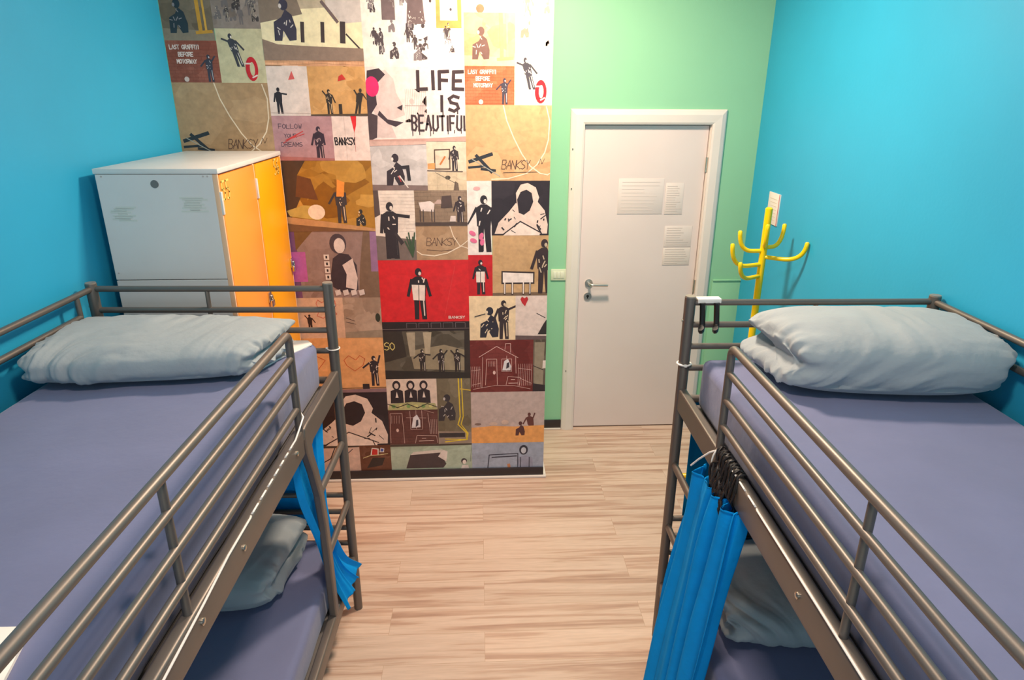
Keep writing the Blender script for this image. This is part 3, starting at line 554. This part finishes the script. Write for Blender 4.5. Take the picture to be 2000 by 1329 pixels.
def duvet_mb(quad, z0, h, seed=1, groove=.03, lowshift=0.0, wr=.010, farlow=.12, puff=1.0):
    """folded duvet: quad = near-left, near-right, far-right, far-left corners in the ground plane; fold on the near side"""
    NU,NV=240,130
    nl,nr,fr,fl=[Vector((*q,0)) for q in quad]
    rows=[]
    def P(u,s): # u -1..1 across, s -1..1 near->far
        a=(u+1)/2; b=(s+1)/2
        return (nl*(1-a)+nr*a)*(1-b)+(fl*(1-a)+fr*a)*b
    for i in range(NU+1):
        t=PI*i/NU; u=-math.cos(t); su=math.sin(t)
        ut=math.copysign(abs(u)**.75,u)
        hs=max(su,0)**.34; ds=max(su,0)**.12
        row=[]
        for k in range(NV):
            a=2*PI*k/NV; ca,sa=math.cos(a),math.sin(a)
            s=math.copysign(abs(ca)**(.62 if ca<0 else .5),ca)*ds
            zz=math.copysign(abs(sa)**.7,sa)*hs
            far=max(0,ca); g=math.exp(-(zz/.22)**2)
            inward=groove*g*(far*1.0+ (abs(u)**8)*1.0)
            uu=ut*(1-inward*1.5)
            if zz<0: uu-=lowshift*(1-g)
            pos=P(uu,s*(1-inward*2.0))
            top=zz>0
            prof=1-(.22*s*s if s<0 else farlow*s*s)   # loaf like
            z=z0+h*.5+h*.5*zz*(prof if top else 1)*puff
            # wrinkles: long creases fanning from the middle, finer ruffles at the ends
            q=Vector((pos.x,pos.y,z))
            wp=noise.noise(q*3.1+Vector((seed,0,0)))*.35; rot=.5+seed*.37
            A=q.x*math.cos(rot)+q.y*math.sin(rot)+wp; B=-q.x*math.sin(rot)+q.y*math.cos(rot)+q.z*.8+wp*.6
            mk=.35+.9*max(0,noise.noise(q*4.3+Vector((0,seed,3)))+.15)
            w=(noise.noise(Vector((A*3,B*15,seed)))*.9+noise.noise(Vector((A*7,B*34,seed+2)))*.42+noise.noise(Vector((A*14,B*60,seed+5)))*.16)*mk+noise.noise(q*3.5)*.5
            w+=abs(u)**7*(noise.noise(Vector((q.y*30,q.z*26,q.x*6+seed)))*1.3+noise.noise(Vector((q.y*62,q.z*40,q.x*9)))*.5)
            nrm=Vector((u*.6,ca*.8,sa)).normalized()
            amt=wr*2.0*w*(1 if zz>-.6 else .0)
            p=q+nrm*amt
            p.z=max(p.z,z0+.001)
            row.append(p)
        rows.append(row)
    return MB().grid(rows,closed_u=True)

def curtain_mb(left, right, pleats, depth, n=140, rows=60, seed=1, outdir=(1,0), openness=1.0):
    """left/right: polylines of (x,y,z) from top to bottom for the two hanging edges"""
    def samp(pl,t):
        L=len(pl)-1; f=t*L; i=min(int(f),L-1); f-=i
        # smooth
        a=Vector(pl[i]); b=Vector(pl[i+1]); p0=Vector(pl[max(i-1,0)]); p3=Vector(pl[min(i+2,L)])
        return .5*((2*a)+(b-p0)*f+(2*p0-5*a+4*b-p3)*f*f+(-p0+3*a-3*b+p3)*f**3)
    R=[]
    for j in range(rows+1):
        t=j/rows; A=samp(left,t); B=samp(right,t); row=[]
        for i in range(n+1):
            s=i/n
            ph=s*pleats*2*PI+.9*noise.noise(Vector((s*3,t*1.1,seed)))*2.2
            d=depth*(math.sin(ph)+.35*math.sin(2.3*ph+seed))*(.75+.35*noise.noise(Vector((s*5,t*2,seed+4))))
            side=depth*.6*math.cos(ph)
            ln=(B-A); tl=ln.length; ln=ln.normalized() if tl>0 else ln
            p=A.lerp(B,s)+Vector((outdir[0],outdir[1],0))*d+ln*side
            p.z+=.010*noise.noise(Vector((s*9,t*3,seed)))
            if j==0: p.z+=.012*math.sin(ph*1.0)
            row.append(p)
        R.append(row)
    return MB().grid(R)

# ------------------------------------------------------------------ bunk beds
BH=1.568; BL=2.03; BW=.90
def make_bunk(cx, y0, s, rz, label):
    """s=+1: aisle side is +x.  local origin: far aisle post foot"""
    root=empty('bunk_bed',(cx,y0,0),rz); tag(root,label,'bunk bed','metal bunk beds')
    X=lambda d: -s*d      # d = distance from the aisle side towards the wall
    # four posts
    for d,y in ((0,0),(BW,0),(0,-BL),(BW,-BL)):
        o=MB(); o.tube([(X(d),y,0),(X(d),y,BH-.003)],.0205,20,radii=[.019,.0205])
        p=o.build('post',STEEL,root)
        c=MB(); c.tube([(X(d),y,BH-.004),(X(d),y,BH+.002)],.019,20); c.build('post_cap',CAP,p)
        for z in (1.0,):
            b=MB(); b.tube([(X(d)+s*.018 if d==0 else X(d)-s*.018,y,1.475),(X(d)+s*.0235 if d==0 else X(d)-s*.0235,y,1.475)],.005,10); b.build('bolt',BOLT,p)
    # end rails of both end frames: four above the upper mattress level, four for the lower bunk
    for y,nm in ((0,'headboard'),(-BL,'footboard')):
        for z in (1.545,1.46,1.375,1.288,1.16,.615,.530,.447,.365,.27):
            MB().tube([(X(.0),y,z),(X(BW),y,z)],.0118 if z not in (1.16,.27) else .015,12).build(nm+'_rail',STEEL,root)
        MB().tube([(X(BW*.515),y,1.16),(X(BW*.515),y,1.545)],.0085,10).build(nm+'_stay',STEEL,root)
        MB().tube([(X(BW*.5),y,.27),(X(BW*.5),y,.615)],.0085,10).build(nm+'_stay',STEEL,root)
    # wall-side guard rail
    x=X(BW-.0)
    for z in (1.545,1.462): MB().tube([(x,(-.015 if z>1.5 else -.10),z),(x,(-BL+.015 if z>1.5 else -BL+.10),z)],.0115,12).build('wall_guard_rail',STEEL,root)
    for y in (-.10,-1.0,-BL+.10): MB().tube([(x,y,1.545),(x,y,1.16)],.0095,12).build('guard_stay',STEEL,root)
    for z in (1.165,.275):
        MB().rbox((x-.013,-BL+.015,z-.045),(x+.013,-.015,z+.045),.005).build('wall_side_rail',STEEL,root)
    # aisle guard rail: bent top tube with verticals, four more bars
    yf=-.455 if s<0 else -.515; yn=-BL+.05
    o=MB(); o.tube(smooth_path([(X(0),yf,1.17),(X(0),yf,1.545),(X(0),yn,1.545),(X(0),yn,1.17)],.032,7),.0125,14)
    o.build('guard_frame',STEEL,root)
    for z in (1.462,1.373,1.285): MB().tube([(X(0),yf,z),(X(0),yn,z)],.0108,12).build('guard_bar',STEEL,root)
    MB().tube([(X(0)-s*.004,-1.235 if s<0 else -1.34,1.545),(X(0)-s*.004,-1.235 if s<0 else -1.34,1.17)],.0095,12).build('guard_stay',STEEL,root)
    # aisle side rail, upper
    xa,xb=sorted((X(-.012),X(.022)))
    o=MB(); o.rbox((xa,-BL+.015,1.115),(xb,-.515,1.208),.009,3); sr=o.build('side_rail',STEEL,root)
    for y in (-.60,-1.07,-1.32,-1.75):
        b=MB(); xo=X(-.012); b.tube([(xo,y,1.168),(xo+s*.004,y,1.168),(xo+s*.006,y,1.168)],.008,12,radii=[.009,.009,.005]); b.build('bolt',BOLT,sr)
    o=MB(); o.rbox((xa,-BL+.015,.235),(xb,-.01,.305),.008,3); o.build('lower_side_rail',STEEL,root)
    # ladder: bracket leaving the post, bending down into the second upright
    prof=[(-.012,1.208),(-.47,1.208),(-.505,1.205),(-.512,1.18),(-.498,1.11),(-.450,1.00),(-.410,.88),(-.392,.75),(-.385,.60),(-.382,.302),
          (-.340,.302),(-.343,.60),(-.350,.75),(-.368,.88),(-.400,.99),(-.432,1.07),(-.440,1.110),(-.420,1.118),(-.012,1.118)]
    pr=MB(); pr.prism(prof,'x',X(-.014),X(.016)); pr.build('ladder_upright',STEEL,root,smooth=False,bevel=.006)
    for z in (.875,.585,.280):
        yy=-.372 if z>.7 else -.362
        MB().tube([(X(0),-.01,z),(X(0),yy,z)],.0165,14,sx=.75).build('rung',STEEL,root)
    # slatted bases
    for z,nm in ((1.135,'upper_bed_base'),(.262,'lower_bed_base')):
        x1,x2=sorted((X(.03),X(BW-.03))); MB().rbox((x1,-BL+.02,z-.012),(x2,-.02,z+.008),.004).build(nm,WOOD,root)
    return root

RL=-.030; RR=-.024
LX,LY=-.587,2.487; RX,RY=.760,2.258
bedL=make_bunk(LX,LY,+1,RL,'grey metal bunk bed on the left, beside the locker')
bedR=make_bunk(RX,RY,-1,RR,'grey metal bunk bed on the right, in front of the yellow coat stand')

def onbed(o, bed): # place a mesh built in bed-local coordinates as a thing of its own
    o.location=bed.location; o.rotation_euler=bed.rotation_euler; return o
# mattresses (local: aisle post at x=0, y=0)
def mats(bed,s,side):
    X=lambda d:-s*d
    a,b=sorted((X(.052),X(BW-.035)))
    up=onbed(mattress_mb(a,b,-BL+.05,-.035,1.144,1.342,.030,seed=3+s).build('mattress',SHEET,angle=60),bed)
    tag(up,f'mattress in periwinkle sheet on the upper {side} bunk','mattress','upper mattresses')
    a,b=sorted((X(.034),X(BW-.035)))
    lo=onbed(mattress_mb(a,b,-BL+.05,-.035,.271,.418,.028,seed=8+s).build('mattress',SHEET,angle=60),bed)
    tag(lo,f'mattress in darker-looking blue sheet on the lower {side} bunk, under the side rail','mattress','lower mattresses')
    return up,lo
upL,loL=mats(bedL,1,'left'); upR,loR=mats(bedR,-1,'right')
# white pad showing at the far aisle corner of the left mattress, where the sheet has slipped
pad=[(-.085,-.040),(-.060,-.075),(-.085,-.13),(-.13,-.21),(-.175,-.33),(-.30,-.34),(-.33,-.10),(-.2,-.038)]
MB().prism(pad,'z',1.339,1.3475).build('exposed_pad',PADW,upL,bevel=.002)['label']='white pad showing where the sheet has slipped off the corner'

# folded duvets
d1=duvet_mb([(-1.480,1.975),(-.755,2.035),(-.680,2.39),(-1.465,2.465)],1.343,.150,seed=2,farlow=.0,groove=.05,wr=.010,lowshift=-.0).build('duvet',DUVET,angle=80)
tag(d1,'pale blue folded duvet on the upper left bunk, before the locker','duvet','folded duvets')
d2=duvet_mb([(.985,1.83),(1.640,1.745),(1.655,2.20),(.935,2.215)],1.343,.235,seed=5,groove=.05,wr=.009,lowshift=.05).build('duvet',DUVET,angle=80)
tag(d2,'plump grey-blue folded duvet on the upper right bunk','duvet','folded duvets')
d3=duvet_mb([(-1.38,1.97),(-.795,1.955),(-.725,2.43),(-1.36,2.43)],.420,.20,seed=9,groove=.05,wr=.009).build('duvet',DUVET,angle=80)
tag(d3,'dim blue duvet on the lower left bunk, behind the side rail','duvet','folded duvets')
d4=duvet_mb([(.835,1.725),(1.50,1.68),(1.52,2.19),(.86,2.20)],.420,.18,seed=12,groove=.05,wr=.009).build('duvet',DUVET,angle=80)
tag(d4,'dim blue duvet on the lower right bunk, beside the tied curtain','duvet','folded duvets')

# small white folded cloth at the lower left
def cloth_slab(poly,z,h,seed):
    o=MB(); o.prism(poly,'z',z,z+h); return o
cl=MB()
rowsT=[]
for i in range(14):
    r=[]
    for k in range(20):
        a=i/13; b=k/19
        x=-1.04+.26*b-.03*a; y=.845+.125*a-.0*b; r.append((x,y,1.352+.010*(1-abs(2*a-1)**4)*(1-abs(2*b-1)**6)+.003*noise.noise(Vector((x*20,y*20,1)))))
    rowsT.append(r)
cl.grid(rowsT); bot=[[(p[0],p[1],1.3455) for p in r] for r in rowsT]; cl.grid(bot)
edge=[rowsT[0],bot[0]]; cl.grid(edge); cl.grid([rowsT[-1],bot[-1]]); cl.grid([[r[0] for r in rowsT],[r[0] for r in bot]]); cl.grid([[r[-1] for r in rowsT],[r[-1] for r in bot]])
tag(cl.build('folded_towel',PADW),'small white folded cloth on the left mattress, at the lower left edge','cloth')

# ------------------------------------------------------------------ curtains
c1=curtain_mb(left=[(.722,1.905,1.085),(.712,1.93,.90),(.690,1.95,.62),(.655,1.955,.33),(.625,1.945,.06)],
              right=[(.738,1.55,1.125),(.728,1.555,.98),(.722,1.585,.74),(.716,1.625,.46),(.700,1.68,.06)],pleats=4.6,depth=.034,seed=2).build('curtain',CURT,angle=80)
sm=c1.modifiers.new('s','SOLIDIFY'); sm.thickness=.0025
tag(c1,'bright blue pleated curtain gathered on the right bunk side rail','curtain','bunk curtains')
c2=curtain_mb(left=[(-.640,1.955,1.125),(-.634,1.985,.92),(-.618,2.09,.66),(-.606,2.155,.44),(-.566,2.185,.255)],
              right=[(-.628,2.33,1.10),(-.632,2.30,.90),(-.630,2.27,.66),(-.596,2.33,.42),(-.545,2.415,.30)],pleats=3.1,depth=.012,seed=6).build('curtain',CURT,angle=80)
sm=c2.modifiers.new('s','SOLIDIFY'); sm.thickness=.0025
tag(c2,'bright blue curtain bundled behind the left bunk ladder','curtain','bunk curtains')
# flat end curtains hanging at the head of the lower bunks
def endcurt(x0,x1,y,ztop,zbot,seed):
    return curtain_mb(left=[(x0,y,ztop),(x0,y,(ztop+zbot)/2),(x0,y,zbot)],right=[(x1,y,ztop),(x1,y,(ztop+zbot)/2),(x1,y,zbot)],pleats=4,depth=.007,seed=seed,outdir=(0,1),n=100,rows=20)
e1=endcurt(-1.42,-.730,LY+.036,1.15,.42,3).build('curtain',CURT,angle=80); sm=e1.modifiers.new('s','SOLIDIFY'); sm.thickness=.002
tag(e1,'flat blue curtain hanging at the far end of the left lower bunk','curtain','bunk curtains')
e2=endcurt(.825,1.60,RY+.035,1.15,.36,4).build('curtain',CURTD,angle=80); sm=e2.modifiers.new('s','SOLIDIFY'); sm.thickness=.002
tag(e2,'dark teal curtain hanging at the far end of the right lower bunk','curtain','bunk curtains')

# black cord wound round the right side rail where the curtain is tied
o=MB(); pts=[]
for i in range(420):
    t=i/419; a=t*2*PI*21; y=1.775-.165*t+.012*math.sin(a*1.7)
    pts.append((.752+.027*math.cos(a)+.003*math.sin(5*a),y,1.158+.066*math.sin(a)+.004*math.cos(3*a)))
o.tube(pts,.0036,7)
pts=[]
for i in range(320):
    t=i/319; a=t*2*PI*15+1; pts.append((.735+.020*math.cos(a),1.765-.11*t+.015*math.cos(a*2.3),1.13-.05*t+.055*math.sin(a)))
o.tube(pts,.0045,7)
tag(o.build('black_cord',CORDB),'tangled black cord wound round the right side rail above the curtain','cord')

# cable ties
def ring(c,r,w,axis='z',n=36,sx=1.0):
    o=MB(); pts=[]
    for i in range(n+1):
        a=2*PI*i/n; pts.append((c[0]+r*math.cos(a),c[1]+r*math.sin(a)*sx,c[2]) if axis=='z' else (c[0]+r*math.cos(a),c[1],c[2]+r*math.sin(a)*sx))
    o.tube(pts,w,8,caps=False); return o
t1=ring((LX,LY,1.298),.0235,.0026); t1.rbox((LX-.03,LY-.006,1.294),(LX-.022,LY+.002,1.303),.001)
tag(t1.build('cable_tie',TIE),'white cable tie round the far post of the left bunk','cable tie','cable ties on the bunk posts')
t2=ring((RX,RY,1.306),.0245,.0038); t2.rbox((RX-.006,RY-.030,1.301),(RX+.004,RY-.022,1.311),.001)
tag(t2.build('cable_tie',TIE),'thick white cable tie round the far post of the right bunk','cable tie','cable ties on the bunk posts')
t3=ring((.752,1.785,1.165),.030,.0028,axis='y',sx=1.75)
t3.tube([(.735,1.787,1.205),(.722,1.81,1.185),(.712,1.87,1.125),(.705,1.915,1.075)],.0032,8)
tag(t3.build('cable_tie',TIE),'white cable tie with a long loose tail on the right side rail','cable tie')
# strings along the side rails
def loc2w(bed,p): return Matrix.Rotation(bed.rotation_euler.z,3,'Z')@Vector(p)+Vector(bed.location)
def Lp(y,z,x=.012): return loc2w(bedL,(x,y,z))
def Rp(y,z,x=-.012): return loc2w(bedR,(x,y,z))
def weave(P,y,n,L0,gap,zt,xo,xi):
    pts=[]
    for k in range(n):
        L=L0*(1+.25*k); pts+=[P(y,zt-.006,xi),P(y-.004,zt+.002,xo),P(y-L+.004,zt+.002,xo),P(y-L,zt-.006,xi)]; y-=L+gap
    return pts,y
a,y_=weave(Lp,-.63,7,.018,.022,1.2095,.0095,.004)
pts=[Lp(-.500+.0,1.250,-.013),Lp(-.495,1.262,.004),Lp(-.505,1.250,.0145),Lp(-.56,1.232,.0145),Lp(-.60,1.216,.0125)]+a+[Lp(y_,1.2115,.0115),Lp(y_-.15,1.2115,.0115),Lp(y_-.30,1.204,.0150),Lp(y_-.50,1.192,.0155),Lp(y_-.55,1.170,.0155)]
tag(MB().tube(pts,.0029,8).build('white_string',TIE),'white string threaded along the left bunk side rail','string','strings along the side rails')
a,y_=weave(Rp,-.60,3,.034,.026,1.2095,-.0095,-.004)
pts=a+[Rp(y_,1.2115,-.0115),Rp(y_-.35,1.2115,-.0115),Rp(y_-.62,1.2100,-.0115)]
tag(MB().tube(pts,.0029,8).build('white_string',TIE),'white string threaded along the right bunk side rail','string','strings along the side rails')

# hook hung over the right headboard rail
hk=empty('over_rail_hook',(0,0,0)); tag(hk,'black double hook with white top over the right headboard rail','hook')
MB().rbox((.783,RY-.016,1.556),(.869,RY+.015,1.563),.003).rbox((.783,RY-.018,1.546),(.869,RY-.0135,1.562),.002).build('hook_plate',PADW,hk)
for x in (.800,.852):
    MB().tube(smooth_path([(x,RY-.018,1.548),(x+.003,RY-.022,1.500),(x+.004,RY-.028,1.462),(x-.006,RY-.052,1.450),(x-.012,RY-.062,1.468)],.012,5),.0105,8,sx=1.25).build('hook_arm',DARK,hk)

# ------------------------------------------------------------------ locker
lk=empty('locker',(0,0,0)); tag(lk,'tall grey-white locker with two orange doors in the left corner','locker')
x0,x1,y0,y1,lz=-1.485,-1.0375,2.692,3.568,1.9747
MB().box((x0,y0,1.532),(x1-.002,y1,lz-.022)).box((x0,y0,.06),(x1-.002,y1,1.529)).build('carcass',LOCKW,lk,smooth=False,bevel=.002)
MB().rbox((x0-.004,y0-.004,lz-.020),(x1+.022,y1+.0,lz),.002).build('top_panel',LOCKT,lk)
MB().box((x0+.01,y0+.01,0),(x1-.03,y1-.01,.06)).build('plinth',BLACKB,lk,smooth=False)
ym=3.135
def digits(o,txt,yc,z,h):
    # vertical numerals on the door face (normal +x), reading towards -y on the left
    cy=yc-.5*(len(txt)*h*.55)
    for ch in txt:
        for st in GL[ch]:
            pts=[(x1+.0215+.0001*len(o.f),cy+p[0]*h*.42,z+p[1]*h) for p in st]
            for a,b in zip(pts,pts[1:]): 
                a=Vector(a); b=Vector(b); d=(b-a).normalized(); nn=Vector((0,-d.z,d.y))*.0045
                o.add([a-nn-d*.003,a+nn-d*.003,b+nn+d*.003,b-nn+d*.003],[(0,1,2,3)])
        cy+=h*.62
for (a,b,mm,txt,yc,zt) in ((y0+.012,ym-.010,ORANGE,'55',2.752,1.85),(ym+.012,y1-.014,ORANGE2,'56',3.47,1.87)):
    d=MB().rbox((x1,a,.075),(x1+.020,b,lz-.028),.003).build('door_panel',mm,lk)
    o=MB(); digits(o,txt,yc,zt,.072); n_=o.build('number_sticker',STICKER,d,smooth=False)
    n_['label']='pale yellow number sticker '+txt
    for z in (1.84,1.0,.2):
        MB().rbox((x1+.014,a-.012,z-.045),(x1+.024,a+.003,z+.045),.002).build('hinge',LOCKT,d)
    z=1.335 if b<3.2 else 1.40
    hs=MB().rbox((x1+.020,b-.030,z-.030),(x1+.028,b+.006,z+.020),.002).build('hasp',CHROME,d)
    o=MB(); o.tube(smooth_path([(x1+.034,b-.022,z-.022),(x1+.034,b-.022,z+.004),(x1+.034,b-.002,z+.004),(x1+.034,b-.002,z-.022)],.008,4),.0028,8)
    o.rbox((x1+.028,b-.028,z-.052),(x1+.041,b+.004,z-.020),.003); o.build('lock_body',CHROME,hs)
MB().rbox((x1-.002,ym-.008,.06),(x1+.016,ym+.010,lz-.022),.002).build('divider_strip',mat('pale_peach_edging',(240,190,150),.5),lk)
for ya,yb in ((y1-.012,y1),(y0,y0+.010)): MB().rbox((x1-.002,ya,.06),(x1+.018,yb,lz-.022),.002).build('edge_strip',mat('pale_peach_edging',(240,190,150),.5),lk)
o=MB(); o.tube([(-1.264,y0-.0015,1.916),(-1.264,y0+.001,1.916)],.0155,24); o.build('cable_hole',mat('hole_grey',(112,112,110),.6),lk)
for (cx_,cz_,w_,h_,sd) in ((-1.405,1.800,.055,.026,1),(-1.125,1.836,.055,.026,2)):
    o=MB(); rr=random.Random(sd)
    for k in range(9):
        zz=cz_-h_+2*h_*k/8; a=cx_-w_*rr.uniform(.3,1); b=cx_+w_*rr.uniform(.3,1)
        o.box((a,y0-.0008,zz-.0036),(b,y0-.0002,zz+.0036))
    o.build('glue_stain',GLUE,lk,smooth=False)
for (a,z) in ((-1.462,1.945),(-1.075,1.945),(-1.058,1.945),(-1.47,1.56)): MB().tube([(a,y0-.0015,z),(a,y0+.001,z)],.0035,10).build('screw',INK,lk)

# ------------------------------------------------------------------ coat stand
rk=empty('coat_stand',(1.535,3.45,0)); tag(rk,'bright yellow metal coat stand with curved hooks, behind the right bunk','coat stand')
tx,ty=-.014,-.02
MB().tube([(0,0,.05),(0,0,1.05),(0,0,1.60),(0,0,1.690),(0,0,1.697)],.018,20,radii=[.019,.019,.019,.019,.011]).build('pole',YELLOW,rk)
def hookarm(ang,z,reach,rise,r=.0115):
    c,s=math.cos(ang),math.sin(ang)
    pts=[(0.012*c,.012*s,z)]+[Vector((c*q[0],s*q[0],z+q[1])) for q in arc((reach*.45,0,0),(reach*.98,0,0),(reach*1.0,rise,0),10)]
    pts=[(p[0],p[1],p[2]) for p in pts]
    o=MB(); o.tube(pts+[(pts[-1][0],pts[-1][1],pts[-1][2]+.006)],r,14,radii=[r]*len(pts)+[r*.6]); return o.build('hook',YELLOW,rk)
hookarm(math.radians(180),1.462,.140,.105); hookarm(math.radians(200),1.388,.215,.125); hookarm(math.radians(-50),1.405,.0,.0) if False else None
hookarm(math.radians(20),1.48,.125,.115); hookarm(math.radians(-38),1.43,.215,.10)
hookarm(math.radians(214),1.325,.195,.095); hookarm(math.radians(250),1.50,.085,.115)
o=MB()
for k in range(4):
    a=math.radians(20+90*k)+math.radians(180-20-8 if False else 0)
    c,s=math.cos(a),math.sin(a)
    o.tube([(0,0,.07),(c*.10,s*.10,.05),(c*.19,s*.19,.014)],.014,12)
a=math.radians(165); o.tube([(0,0,.07),(math.cos(a)*.14,math.sin(a)*.14,.045),(math.cos(a)*.30,math.sin(a)*.30,.014)],.015,12)
o.build('base_leg',YELLOW,rk)

# ------------------------------------------------------------------ notices
nb=empty('wall_notice',(xr(3.83),3.83,1.628),0); tag(nb,'small white notice with red edge on the right blue wall','notice')
pl=MB().rbox((-.010,-.078,-.090),(-.001,.078,.090),.001).build('sheet',PAPER,nb)
MB().box((-.0108,-.078,-.090),(-.0098,-.071,.090)).build('red_edge',REDINK,nb,smooth=False)
o=MB()
for k in range(7): o.box((-.0107,-.05,.055-.02*k),(-.0099,.055-.01*(k%3),.058-.02*k))
o.build('print',mat('faint_print',(214,196,176),.6),nb,smooth=False)
nb.rotation_euler=(0,0,-SL)
def notice(name,x0,z0,x1,z1,label,lines,m=PAPER2,dark=INK,seed=1):
    r=empty(name,((x0+x1)/2,D+.016,(z0+z1)/2)); tag(r,label,'notice','paper notices on the door')
    w,h=(x1-x0)/2,(z1-z0)/2
    MB().rbox((-w,-.0022,-h),(w,-.0003,h),.0006).build('sheet',m,r)
    o=MB(); rr=random.Random(seed)
    for k in range(lines):
        z=h*.8-2*h*.8*k/(lines-1) if lines>1 else 0
        o.box((-w*.85,-.0030,z-.0016),(w*rr.uniform(.1,.85),-.0021,z+.0016))
    o.box((-w,-.003,-h),(w,-.0021,-h+.003))
    o.build('print',dark,r,smooth=False)
notice('notice_sheet',.885,1.535,1.175,1.757,'wide faded notice on the white door, left of the narrow one',9,m=mat('faded_sleeve',(223,208,202),.4),dark=mat('faded_print',(215,201,195),.5),seed=2)
notice('notice_sheet',1.190,1.532,1.306,1.728,'narrow printed notice on the door, beside the wide faded one',12,m=mat('cream_sheet',(224,209,202),.5),seed=3)
notice('notice_sheet',1.205,1.318,1.385,1.455,'upper of the two small notices below on the door',8,m=mat('cream_sheet',(224,209,202),.5),seed=4)
notice('notice_sheet',1.205,1.196,1.385,1.311,'lowest notice on the white door, above hinge height',7,m=mat('cream_sheet2',(223,209,200),.5),seed=5)
# ------------------------------------------------------------------ light
def area(name,loc,size,power,col,target=None,rot=None,sy=None):
    l=bpy.data.lights.new(name,'AREA'); l.energy=power; l.color=col; l.size=size
    if sy: l.shape='RECTANGLE'; l.size_y=sy
    o=bpy.data.objects.new(name,l); COL.objects.link(o); o.location=loc
    if target is not None: o.rotation_euler=(Vector(target)-Vector(loc)).to_track_quat('-Z','Y').to_euler()
    return o
area('ceiling_lamp',(.45,3.05,3.18),.26,66,(1,.79,.60),(.45,3.05,0))
area('ceiling_lamp',(.10,.85,3.20),.30,30,(1,.83,.68),(.10,.85,0))
area('window_daylight',(0,YB-.15,1.75),1.6,20,(.70,.85,1),(0,3,1.2),sy=1.4)
w=bpy.data.worlds.new('sky'); SC.world=w; w.use_nodes=True; w.node_tree.nodes['Background'].inputs[0].default_value=(.65,.8,1,1); w.node_tree.nodes['Background'].inputs[1].default_value=.6

# ------------------------------------------------------------------ camera
F,PITCH,YAW,ROLL=1289.2449,.3552,.0503,.0044
def ray(px,py):
    a=(px-1000)/F; b=(py-664.5)/F
    c,s=math.cos(ROLL),math.sin(ROLL); a,b=c*a+s*b,-s*a+c*b
    x,d,u=a,1,-b
    c,s=math.cos(PITCH),math.sin(PITCH); y=c*d+s*u; z=-s*d+c*u
    c,s=math.cos(YAW),math.sin(YAW); x,y=c*x+s*y,-s*x+c*y
    return Vector((x,y,z))
cam=bpy.data.cameras.new('camera'); co=bpy.data.objects.new('camera',cam); COL.objects.link(co)
r0=ray(1000,664.5); rx=(ray(2000,664.5)-r0).normalized(); uz=(r0-ray(1000,1329)).normalized(); fw=rx.cross(uz)
m=Matrix((rx,uz,-r0.normalized())).transposed().to_4x4(); m.translation=Vector((0,0,2.2471)); co.matrix_world=m
cam.sensor_fit='HORIZONTAL'; cam.sensor_width=36; cam.lens=F/2000*36; cam.clip_start=.02
SC.camera=co
SC.view_settings.view_transform='Standard'; SC.view_settings.look='None'; SC.view_settings.gamma=1; SC.view_settings.exposure=0.27
try: SC.view_settings.use_curve_mapping=False
except Exception: pass
